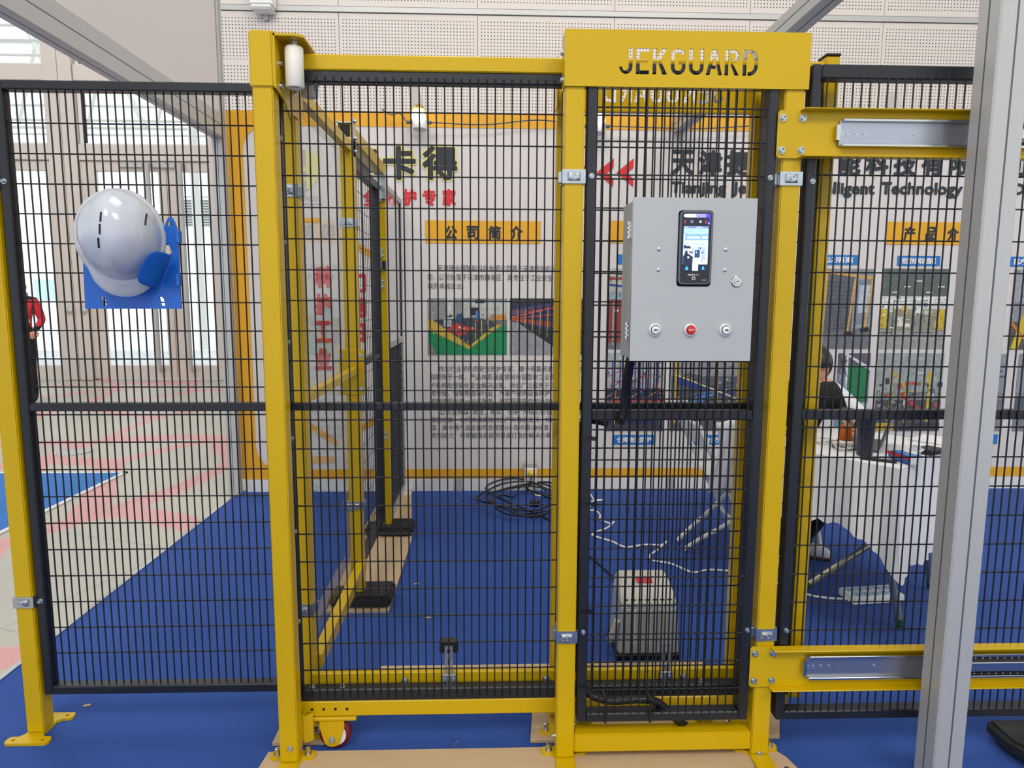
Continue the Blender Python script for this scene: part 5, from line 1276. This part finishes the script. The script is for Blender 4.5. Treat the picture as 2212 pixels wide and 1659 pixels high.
m_.v.append((ctr.x, ctr.y, TZ + .001)); ci = len(m_.v) - 1
for i in range(n_): m_.f.append([ci, i, (i + 1) % n_]); m_.c.append(None)
tag(m_.build('tablecloth', CLOTH, None, smooth=70), 'white scalloped cloth draped over the small table at right', 'tablecloth')
T = lambda px, py, dz=0.0: at_ground(px, py, TZ + .002) + Vector((0, 0, dz))
ZT = TZ + .003
tbz = thing('tumbler', 'dark navy insulated tumbler standing on the white table', 'bottle', T(1867, 983))
MB().lathe(T(1867, 983), (0, 0, 1), [(0, .026), (.004, .029), (.15, .033), (.158, .034)], 22).build('tumbler_body', mat('navy_steel', '#2A3140', .4, .2, vary=.06), tbz, smooth=50)
MB().lathe(T(1867, 983) + Vector((0, 0, .159)), (0, 0, 1), [(0, .034), (.012, .034), (.018, .028)], 22).build('tumbler_lid', BLKP, tbz, smooth=50)
tp = thing('tea_bottle', 'clear plastic bottle of orange tea with a black lid on the table', 'bottle', T(1824, 958))
MB().lathe(T(1824, 958), (0, 0, 1), [(0, .024), (.004, .027), (.12, .028), (.125, .026)], 22).build('bottle_body', AMBER, tp, smooth=50)
MB().lathe(T(1824, 958) + Vector((0, 0, .003)), (0, 0, 1), [(0, .022), (.075, .0245)], 18).build('tea', mat('orange_tea', '#D98324', .2, vary=.1), tp, smooth=50)
MB().lathe(T(1824, 958) + Vector((0, 0, .126)), (0, 0, 1), [(0, .030), (.02, .030), (.024, .026)], 20).build('bottle_lid', BLKP, tp, smooth=50)
# laptop
lt_ = thing('laptop', 'open dark grey laptop on the white table', 'laptop', T(1900, 965))
LG = mat('laptop_grey', '#63646A', .45, .3, vary=.05)
k0 = T(1912, 972); ld = Vector((.62, -.45, 0)).normalized(); ln = Vector((-.45, -.62, 0)).normalized()
kb = k0 + Vector((-.06, .09, .008))
MB().obox(kb, ld * .085, ln * .115, Vector((0, 0, .006))).build('keyboard_base', LG, lt_, bevel=0.002)
for i in range(4):
    for j in range(9): MB().obox(kb + ld * (-.05 + i * .024) + ln * (-.095 + j * .0235) + Vector((0, 0, .0066)), ld * .009, ln * .0095, Vector((0, 0, .0008))).build('key', BLKP, lt_)
hinge_c = kb + ld * .085 + Vector((0, 0, .006)); upv = (Vector((0, 0, 1)) + ld * .28).normalized()
MB().obox(hinge_c + upv * .082, upv * .082, ln * .115, ld.cross(ln).cross(ln) * .0001 + (ld - upv * ld.dot(upv)).normalized() * .004).build('display_lid', LG, lt_, bevel=0.002)
MB().obox(hinge_c + upv * .084 - (ld - upv * ld.dot(upv)).normalized() * .0045, upv * .074, ln * .107, (ld - upv * ld.dot(upv)).normalized() * .0005).build('display', mat('dim_display', '#4A4B50', .25, vary=.04), lt_)
# tissue pack
ts = thing('tissue_pack', 'blue and red soft pack of tissues on the table corner', 'tissue pack', T(1945, 1005))
A = T(1903, 985); B = T(1972, 1010); d = (B - A).normalized(); n = Vector((-d.y, d.x, 0)); c = (A + B) / 2 + n * .04
MB().obox(c + Vector((0, 0, .016)), d * .062, n * .036, Vector((0, 0, .015))).build('pack_body', mat('pack_blue', '#1F6FBE', .35, vary=.25, scale=25), ts, bevel=0.008, seg=3)
MB().obox(c - n * .0363 + Vector((0, 0, .024)), d * .060, n * .0008, Vector((0, 0, .0055))).build('red_band', PRED, ts)
MB().obox(c + d * .0625 + Vector((0, 0, .015)), d * .0012, n * .034, Vector((0, 0, .013))).build('white_end', PWHT, ts, bevel=0.001)
m_ = MB(); cc = c + n * .005 + Vector((0, 0, .032))
ft = [cc + d * (-.03), cc + d * .035 + n * .01, cc + d * .045 + n * .025 + Vector((0, 0, .022)), cc + d * .01 + n * .015 + Vector((0, 0, .034)), cc + d * (-.02) + n * .02 + Vector((0, 0, .018))]
m_.poly([tuple(p) for p in ft]); m_.poly([tuple(p + n * .006) for p in ft[::-1]]); m_.build('pulled_tissue', PWHT, ts, smooth=0)
cl = thing('calculator', 'black desk calculator with grey keys beside the tissue pack', 'calculator', T(2008, 975))
c = T(2008, 978); d = Vector((.8, .35, 0)).normalized(); n = Vector((-d.y, d.x, 0))
MB().obox(c + Vector((0, 0, .010)), d * .05, n * .04, Vector((0, 0, .009))).build('calculator_body', BLKP, cl, bevel=0.003)
for i in range(5):
    for j in range(3): MB().obox(c + d * (-.035 + i * .0165) + n * (-.022 + j * .018) + Vector((0, 0, .0195)), d * .006, n * .006, Vector((0, 0, .001))).build('key', PGRY, cl)
tag(MB().obox(T(1915, 998) + Vector((-.02, .02, .004)), Vector((.05, -.035, 0)), Vector((.006, .009, 0)), Vector((0, 0, .0035))).build('pen_case', BLKP, None, bevel=0.001), 'slim black pen case lying at the table edge', 'pen case')
tag(MB().obox(T(2035, 955) + Vector((0, .03, .002)), Vector((.07, .05, 0)), Vector((-.05, .07, 0)), Vector((0, 0, .0018))).build('paper_stack', PWHT, None), 'white sheets of paper beside the laptop', 'paper')
cc = T(1822, 972); path = []
for k in range(60): t = k * .7; path.append((cc.x + .030 * math.cos(t) + .012 * math.sin(k * .2), cc.y + .022 * math.sin(t), TZ + .012 + .012 * (1 + math.sin(k * .33))))
cable('charger_cable', 'coiled cream charger cable on the table next to the orange bottle', path, 0.0035, NYLON, n=3)
cc = T(1783, 958); path = []
for k in range(40): t = k * .8; path.append((cc.x + .034 * math.cos(t) + .01 * math.sin(k * .3), cc.y + .030 * math.sin(t), TZ + .010 + .006 * (1 + math.sin(k * .7))))
cable('charger_cable', 'loose cream cable loops under the writing hand', path, 0.0032, NYLON, n=3)

# ------------------------------------------------------------------ folding chairs
def chair(label, ox_, oy, ang, drape):
    t = thing('folding_chair', label, 'chair', (ox_, oy, 0), 'white folding chairs'); Rz = Matrix.Rotation(ang, 3, 'Z')
    P = lambda x, y, z: tuple(Vector((ox_, oy, 0)) + Rz @ Vector((x, y, z)))
    for s in (-.19, .19):
        MB().tube(smooth_path([P(-.225, s, .70), P(-.10, s, .45), P(.10, s, .05), P(.115, s, .012)], 5), 0.011, 9).build('back_leg', WHITEM, t, smooth=70)
        MB().tube(smooth_path([P(-.225, s * .35, .012), P(-.17, s * .42, .06), P(.0, s * .7, .19), P(.19, s * 1.02, .36), P(.23, s * 1.02, .385)], 5), 0.011, 9).build('front_leg', WHITEM, t, smooth=70)
    MB().tube([P(.0, -.13, .19), P(.0, .13, .19)], 0.007, 8).build('stretcher', WHITEM, t)
    m2 = MB(); e = [Vector(P(*q)) for q in ((-.12, -.185, .395), (.24, -.185, .405), (.24, .185, .405), (-.12, .185, .395))]
    m2.prism(e, (0, 0, .022)); m2.build('seat', WPLA, t, bevel=0.008, seg=2)
    bk = [Vector(P(*q)) for q in ((-.215, -.20, .68), (-.155, -.20, .545), (-.155, .20, .545), (-.215, .20, .68))]
    m2 = MB().prism(bk, Rz @ Vector((.014, 0, .006))); m2.build('backrest', WPLA, t, bevel=0.006, seg=2)
    return t, P
ch, P = chair('empty white folding chair left of the seated person', 1.225, 3.42, 0.0, True)
# garment hung over the chair
m_ = MB(); nx, nz = 14, 12
for j in range(nz + 1):
    for i in range(nx + 1):
        u, v = i / nx, j / nz
        x = 1.075 + .30 * u + .02 * math.sin(v * 5 + u * 3); y = 3.20 - .03 * math.sin(u * 9 + v * 2) - .02 * math.sin(u * 17 + v * 5) - .03 * v
        z = 0.705 - .34 * v - .03 * math.sin(u * 2.5) * v + .015 * math.sin(u * 6)
        m_.v.append((x, y, z))
for j in range(nz):
    for i in range(nx):
        a = j * (nx + 1) + i; m_.f.append([a, a + nx + 1, a + nx + 2, a + 1]); m_.c.append(None)
o = m_.build('draped_jacket', SHIRT, None, smooth=80); s_ = o.modifiers.new('thickness', 'SOLIDIFY'); s_.thickness = 0.012
tag(o, 'crumpled white jacket hanging over the empty folding chair', 'jacket')
ch2, _ = chair('white folding chair under the person writing at the table', 1.50, 3.42, -math.pi / 2, False)

# ------------------------------------------------------------------ people
def skin_mesh(joints, edges, name):
    """joints: name -> (pos, radius); returns evaluated skin mesh"""
    names = list(joints); idx = {n: i for i, n in enumerate(names)}
    me_ = bpy.data.meshes.new(name); me_.from_pydata([joints[n][0] for n in names], [(idx[a], idx[b]) for a, b in edges], [])
    o = bpy.data.objects.new('tmp', me_); COL.objects.link(o)
    o.modifiers.new('skin', 'SKIN'); sv = me_.skin_vertices[0].data
    for n in names:
        r = joints[n][1]; sv[idx[n]].radius = r if isinstance(r, tuple) else (r, r); sv[idx[n]].use_root = (n == names[0])
    sb = o.modifiers.new('sub', 'SUBSURF'); sb.levels = 3; sb.render_levels = 3
    dg = bpy.context.evaluated_depsgraph_get(); dg.update()
    res = bpy.data.meshes.new_from_object(o.evaluated_get(dg)); bpy.data.objects.remove(o)
    for p in res.polygons: p.use_smooth = True
    return res
def paint(me_, rules, default, mats_):
    me_.materials.clear()
    for m in mats_: me_.materials.append(m)
    for p in me_.polygons:
        c = p.center; p.material_index = default
        for fn, i in rules:
            if fn(c): p.material_index = i; break
def person_obj(name, label, me_, loc):
    t = thing(name, label, 'person', loc)
    place('body', me_, (0, 0, 0), t)
    return t
def head(parent, c, fwd, scale=1.0, hair_long=False):
    """head with face features and a hair cap"""
    fwd = Vector(fwd).normalized(); rgt = fwd.cross(Vector((0, 0, 1))).normalized(); upv_ = rgt.cross(fwd); c = Vector(c)
    M3 = Matrix((rgt, fwd, upv_)).transposed(); q = scale
    m2 = MB(); n1, n2 = 12, 18
    def pt(i, k, gx=.072, gy=.088, gz=.105, extra=0):
        th = math.pi * i / n1; ph = 2 * math.pi * k / n2
        x, y, z = math.sin(th) * math.cos(ph), math.sin(th) * math.sin(ph), math.cos(th)
        w = 1 - .22 * max(0, -z) ** 1.5
        v = Vector((x * gx * w, y * gy * (1 - .12 * max(0, -z)), z * gz))
        if y > .85 and -.35 < z < .1: v.y += .012
        return c + M3 @ (v * q)
    for i in range(n1 + 1):
        for k in range(n2): m2.v.append(tuple(pt(i, k)))
    for i in range(n1):
        for k in range(n2): a = i * n2 + k; b = i * n2 + (k + 1) % n2; m2.f.append([a, b, b + n2, a + n2]); m2.c.append(None)
    hd_ = m2.build('head', SKIN, parent, smooth=80)
    for s in (-1, 1):
        MB().lathe(c + M3 @ (Vector((s * .028, .078, .008)) * q), fwd, [(0, .010 * q), (.005 * q, .007 * q), (.006 * q, .001)], 8).build('eye', BLKP, hd_)
        MB().lathe(c + M3 @ (Vector((s * .066, -.002, -.005)) * q), rgt * s, [(0, .022 * q), (.010 * q, .02 * q), (.014 * q, .008 * q)], 10).build('ear', SKIN, hd_)
    MB().lathe(c + M3 @ (Vector((0, .084, -.018)) * q), fwd, [(0, .014 * q), (.012 * q, .010 * q), (.018 * q, .002)], 8).build('nose', SKIN, hd_)
    MB().obox(c + M3 @ (Vector((0, .080, -.052)) * q), rgt * .022 * q, fwd * .004 * q, upv_ * .005 * q).build('mouth', mat('lips', '#A8604F', .5, vary=.05), hd_)
    m2 = MB(); keep = []
    for i in range(n1 + 1):
        for k in range(n2):
            m2.v.append(tuple(pt(i, k, .080, .097, .114)))
    lim = 8 if hair_long else 6
    for i in range(lim):
        for k in range(n2):
            ph = 2 * math.pi * (k + .5) / n2
            if i >= 4 and math.sin(ph) > .35: continue
            a = i * n2 + k; b = i * n2 + (k + 1) % n2; m2.f.append([a, b, b + n2, a + n2]); m2.c.append(None)
    h_ = m2.build('hair', HAIR, parent, smooth=80); sd = h_.modifiers.new('thickness', 'SOLIDIFY'); sd.thickness = 0.008; sd.offset = 1
    return hd_
def hand(parent, wrist, fwd, upn, side, curl=0.5, q=0.9):
    """palm with five separate bent fingers"""
    wrist = Vector(wrist); f = Vector(fwd).normalized(); u = (Vector(upn) - f * Vector(upn).dot(f)).normalized(); r = f.cross(u) * side
    J = {'w': (wrist, .022 * q), 'p': (wrist + f * .045 * q, (.036 * q, .016 * q)), 'k': (wrist + f * .085 * q, (.038 * q, .013 * q))}
    m2 = MB()
    m2.tube([wrist - f * .02 * q, wrist, wrist + f * .03 * q], [.024 * q, .023 * q, .026 * q], 10)
    m2.obox(wrist + f * .055 * q, f * .042 * q, r * .038 * q, u * .014 * q)
    for i, (o_, L) in enumerate(((-.030, .066), (-.010, .078), (.011, .074), (.030, .058))):
        b0 = wrist + f * .090 * q + r * o_ * q; a0 = 0.3 + curl * .3; p = [b0 - f * .012 * q, b0]; dirn = f.copy()
        for s in range(3):
            ang = -(curl * (.5 + .35 * s)); dirn = (f * math.cos(ang) + u * math.sin(ang)); p.append(p[-1] + dirn * L * q / 3)
        m2.tube(p, [.0095 * q, .0095 * q, .009 * q, .0085 * q, .006 * q], 8)
    b0 = wrist + f * .025 * q - r * .034 * q
    m2.tube([b0, b0 + (f * .6 - r * .7) * .03 * q, b0 + (f * .9 - r * .35 - u * .3) * .055 * q, b0 + (f * 1.0 - u * .5) * .072 * q], [.013 * q, .012 * q, .010 * q, .007 * q], 8)
    return m2.build('hand', SKIN, parent, bevel=0.004, seg=2, smooth=80)
# seated person writing
J = {'hip': ((1.50, 3.42, .48), (.155, .11)), 'waist': ((1.50, 3.38, .61), (.145, .10)), 'chest': ((1.50, 3.27, .76), (.165, .105)), 'neck': ((1.50, 3.16, .885), .052), 'nk2': ((1.50, 3.13, .92), .048),
     'shL': ((1.33, 3.25, .845), .070), 'elL': ((1.235, 3.14, .71), .050), 'wrL': ((1.31, 2.955, .715), .032), 'shR': ((1.67, 3.25, .845), .070), 'elR': ((1.775, 3.14, .71), .050), 'wrR': ((1.68, 2.99, .715), .032),
     'hpL': ((1.42, 3.37, .47), .085), 'knL': ((1.40, 3.02, .475), .062), 'anL': ((1.42, 3.22, .10), .042), 'toL': ((1.42, 3.14, .045), .034), 'hpR': ((1.58, 3.37, .47), .085), 'knR': ((1.63, 3.03, .475), .062), 'anR': ((1.59, 3.30, .09), .045), 'toR': ((1.60, 3.28, .05), .034)}
Ed = [('hip', 'waist'), ('waist', 'chest'), ('chest', 'neck'), ('neck', 'nk2'), ('chest', 'shL'), ('shL', 'elL'), ('elL', 'wrL'), ('chest', 'shR'), ('shR', 'elR'), ('elR', 'wrR'), ('hip', 'hpL'), ('hpL', 'knL'), ('knL', 'anL'), ('anL', 'toL'), ('hip', 'hpR'), ('hpR', 'knR'), ('knR', 'anR'), ('anR', 'toR')]
sm = skin_mesh(J, Ed, 'seated_body')
def vest_material():
    """black vest over white sleeves, split where the armholes run"""
    m = bpy.data.materials.new('vest_and_sleeves'); m.use_nodes = True; nt = m.node_tree; b = nt.nodes['Principled BSDF']; b.inputs['Roughness'].default_value = 0.85
    tc = nt.nodes.new('ShaderNodeTexCoord'); sx = nt.nodes.new('ShaderNodeSeparateXYZ'); nt.links.new(tc.outputs['Object'], sx.inputs[0])
    def mth(op, p, q=None):
        n = nt.nodes.new('ShaderNodeMath'); n.operation = op
        for i, v in enumerate((p, q)):
            if v is None: continue
            if isinstance(v, (int, float)): n.inputs[i].default_value = v
            else: nt.links.new(v, n.inputs[i])
        return n.outputs[0]
    side = mth('ABSOLUTE', mth('SUBTRACT', sx.outputs['X'], 1.5))
    arm = mth('MULTIPLY', mth('GREATER_THAN', mth('ADD', side, mth('MULTIPLY', mth('SUBTRACT', sx.outputs['Z'], .8), .25)), .19), mth('GREATER_THAN', sx.outputs['Z'], .60))
    mx = nt.nodes.new('ShaderNodeMix'); mx.data_type = 'RGBA'; mx.inputs[6].default_value = lin('#16171B'); mx.inputs[7].default_value = lin('#D9D9DC')
    nt.links.new(arm, mx.inputs[0]); nt.links.new(mx.outputs[2], b.inputs['Base Color'])
    return m
paint(sm, [(lambda c: c.z > .905, 1)], 0, [vest_material(), SKIN])
pp = person_obj('person', 'person in a black vest and white sleeves writing at the table', sm, (1.50, 3.40, 0))
head(pp, (1.475, 3.07, .985), (.1, -1, -.6), 0.92, True)
hand(pp, (1.325, 2.94, .712), (.55, -.75, -.05), (0, 0, 1), 1, .75, .85); hand(pp, (1.675, 2.98, .712), (-.45, -.8, -.05), (0, 0, 1), -1, .6, .85)
for x, y in ((1.42, 3.17), (1.60, 3.29)):
    m_ = MB(); dx = (0, -1) if x < 1.5 else (.85, -.5)
    dv = Vector((dx[0], dx[1], 0)).normalized()
    m_.tube([Vector((x, y, .032)) - dv * .05, Vector((x, y, .038)) - dv * .02, Vector((x, y, .034)) + dv * .05, Vector((x, y, .026)) + dv * .10, Vector((x, y, .022)) + dv * .118], [.030, .036, .036, .030, .015], 12).build('shoe', SHIRT, pp, smooth=80)
    MB().obox(Vector((x, y, .008)) + dv * .035, dv * .085, Vector((-dv.y, dv.x, 0)) * .034, Vector((0, 0, .007))).build('shoe_sole', mat('brown_sole', '#5C3A2C', .6, vary=.1), pp, bevel=0.004)
tag(MB().tube([(1.372, 2.875, .70), (1.395, 2.90, .78)], .004, 8).build('pen', mat('pen_orange', '#C98A6A', .4, vary=.05), None), 'thin pen held upright in the writing hand', 'pen')
# person with the red vest near the doors
bxp = at(38, 690, 8.4); px_, py_ = bxp.x, 8.4
def standing(px__, py__, s, mats_, rules, name, label, fwd):
    f = Vector(fwd).normalized(); r = f.cross(Vector((0, 0, 1)))
    Q = lambda a, b, z: tuple(Vector((px__, py__, 0)) + r * a * s + f * b * s + Vector((0, 0, z * s)))
    J = {'hip': (Q(0, 0, .92), (.15 * s, .11 * s)), 'waist': (Q(0, .01, 1.08), (.135 * s, .10 * s)), 'chest': (Q(0, .0, 1.30), (.165 * s, .11 * s)), 'neck': (Q(0, .01, 1.46), .055 * s), 'nk2': (Q(0, .02, 1.50), .05 * s),
         'shL': (Q(-.19, 0, 1.38), .07 * s), 'elL': (Q(-.27, .02, 1.12), .05 * s), 'wrL': (Q(-.20, .16, .98), .036 * s), 'shR': (Q(.19, 0, 1.38), .07 * s), 'elR': (Q(.27, .02, 1.12), .05 * s), 'wrR': (Q(.20, .16, .98), .036 * s),
         'hpL': (Q(-.09, 0, .86), .09 * s), 'knL': (Q(-.10, .03, .48), .065 * s), 'anL': (Q(-.11, -.01, .09), .045 * s), 'toL': (Q(-.12, .14, .035), .038 * s), 'hpR': (Q(.09, 0, .86), .09 * s), 'knR': (Q(.10, .03, .48), .065 * s), 'anR': (Q(.11, -.01, .09), .045 * s), 'toR': (Q(.12, .14, .035), .038 * s)}
    me_ = skin_mesh(J, Ed, 'standing_body'); paint(me_, rules, 0, mats_)
    t = person_obj(name, label, me_, (px__, py__, 0))
    head(t, Q(0, .03, 1.62), f, s)
    hand(t, Q(-.20, .17, .97), f + Vector((0, 0, -.4)), (0, 0, 1), 1, .5, s); hand(t, Q(.20, .17, .97), f + Vector((0, 0, -.4)), (0, 0, 1), -1, .5, s)
    return t
REDV = mat('red_vest', '#C21A2C', .7, vary=.08)
pv = standing(px_ + .02, py_, .88, [JACK, REDV, SKIN], [(lambda c: c.z > 1.30, 2), (lambda c: .92 < c.z < 1.24, 1)], 'person', 'person in black with a red vest at the left glass door', (.35, -1, 0))
o = fit(text_mesh('三维勤务', 0.02), px_ + .10, px_ + .26, .965, 1.005, py_ - .165, PWHT); place('vest_lettering', o[0], o[1], pv)
go = at_ground(58, 716, -.03)
standing(go.x, go.y, .95, [mat('grey_coat', '#5A6470', .8, vary=.1), SKIN], [(lambda c: c.z > 1.42, 1)], 'person', 'small distant person in a grey coat outside the left door', (1, .2, 0))

# ------------------------------------------------------------------ small things on the floor
A = at_ground(2162, 1610, 0.02)
fb_ = thing('rubber_base', 'black moulded rubber base at the bottom right corner', 'base', (A.x + .12, A.y, 0))
m_ = MB(); m_.prism([(A.x + .02, A.y - .10, .014), (A.x + .26, A.y - .10, .014), (A.x + .26, A.y + .07, .014), (A.x, A.y + .07, .014), (A.x - .004, A.y - .03, .014)], (0, 0, .045)); m_.build('moulding', RUB, fb_, bevel=0.012, seg=3)
bx('collar', RUB, fb_, A.x + .09, A.x + .17, A.y - .05, A.y + .03, .0585, .075, bevel=0.004)
tag(MB().prism([(A.x + .05, A.y - .25, .0005), (A.x + .32, A.y - .25, .0005), (A.x + .32, A.y + .10, .0005), (A.x + .045, A.y - .02, .0005)], (0, 0, .0125)).build('base_board', WOOD, None), 'corner of a cream board under the black rubber base', 'board')
fd = at_ground(160, 977, -.0055)
lg = thing('manhole_cover', 'round metal lid set into the hall floor behind the left panel', 'manhole cover', fd)
MB().lathe(fd, (0, 0, 1), [(0, .14), (.004, .14), (.005, .125), (.003, .12)], 26).build('lid_ring', STEEL, lg); MB().lathe(fd + Vector((0, 0, .0035)), (0, 0, 1), [(0, .118), (.001, .118)], 24).build('lid_plate', CABG, lg)
for k, (px, py) in enumerate(((188, 1525), (925, 1335), (900, 1262), (985, 1083))):
    p = at_ground(px, py)
    tag(MB().obox(p + Vector((0, 0, .002)), Vector((.010, .003, 0)), Vector((-.002, .004, 0)), Vector((0, 0, .0015))).build('paper_scrap', WOOD, None), 'tiny paper scrap on the blue carpet ' + ('below the left panel', 'right of the cream board end', 'beside the cream board', 'near the printed wall')[k], 'scrap')
PLAS = glass('clear_film', '#EEF2F6', 1.0)
for k, (px, py, lab) in enumerate(((975, 1616, 'crumpled clear film at the back edge of the front board'), (1160, 1585, 'crumpled clear film beside the left front post of the narrow panel'))):
    p = at_ground(px, py, .014); m_ = MB(); rr = random.Random(k)
    for i in range(7):
        a = rr.random() * 6.28; q = p + Vector((.03 * math.cos(a) * rr.random(), .012 * math.sin(a), 0)); m_.poly([q + Vector((rr.uniform(-.02, .02), rr.uniform(-.012, .012), rr.uniform(0, .02))) for _ in range(4)])
    tag(m_.build('plastic_film', PLAS, None, smooth=0), lab, 'plastic film')
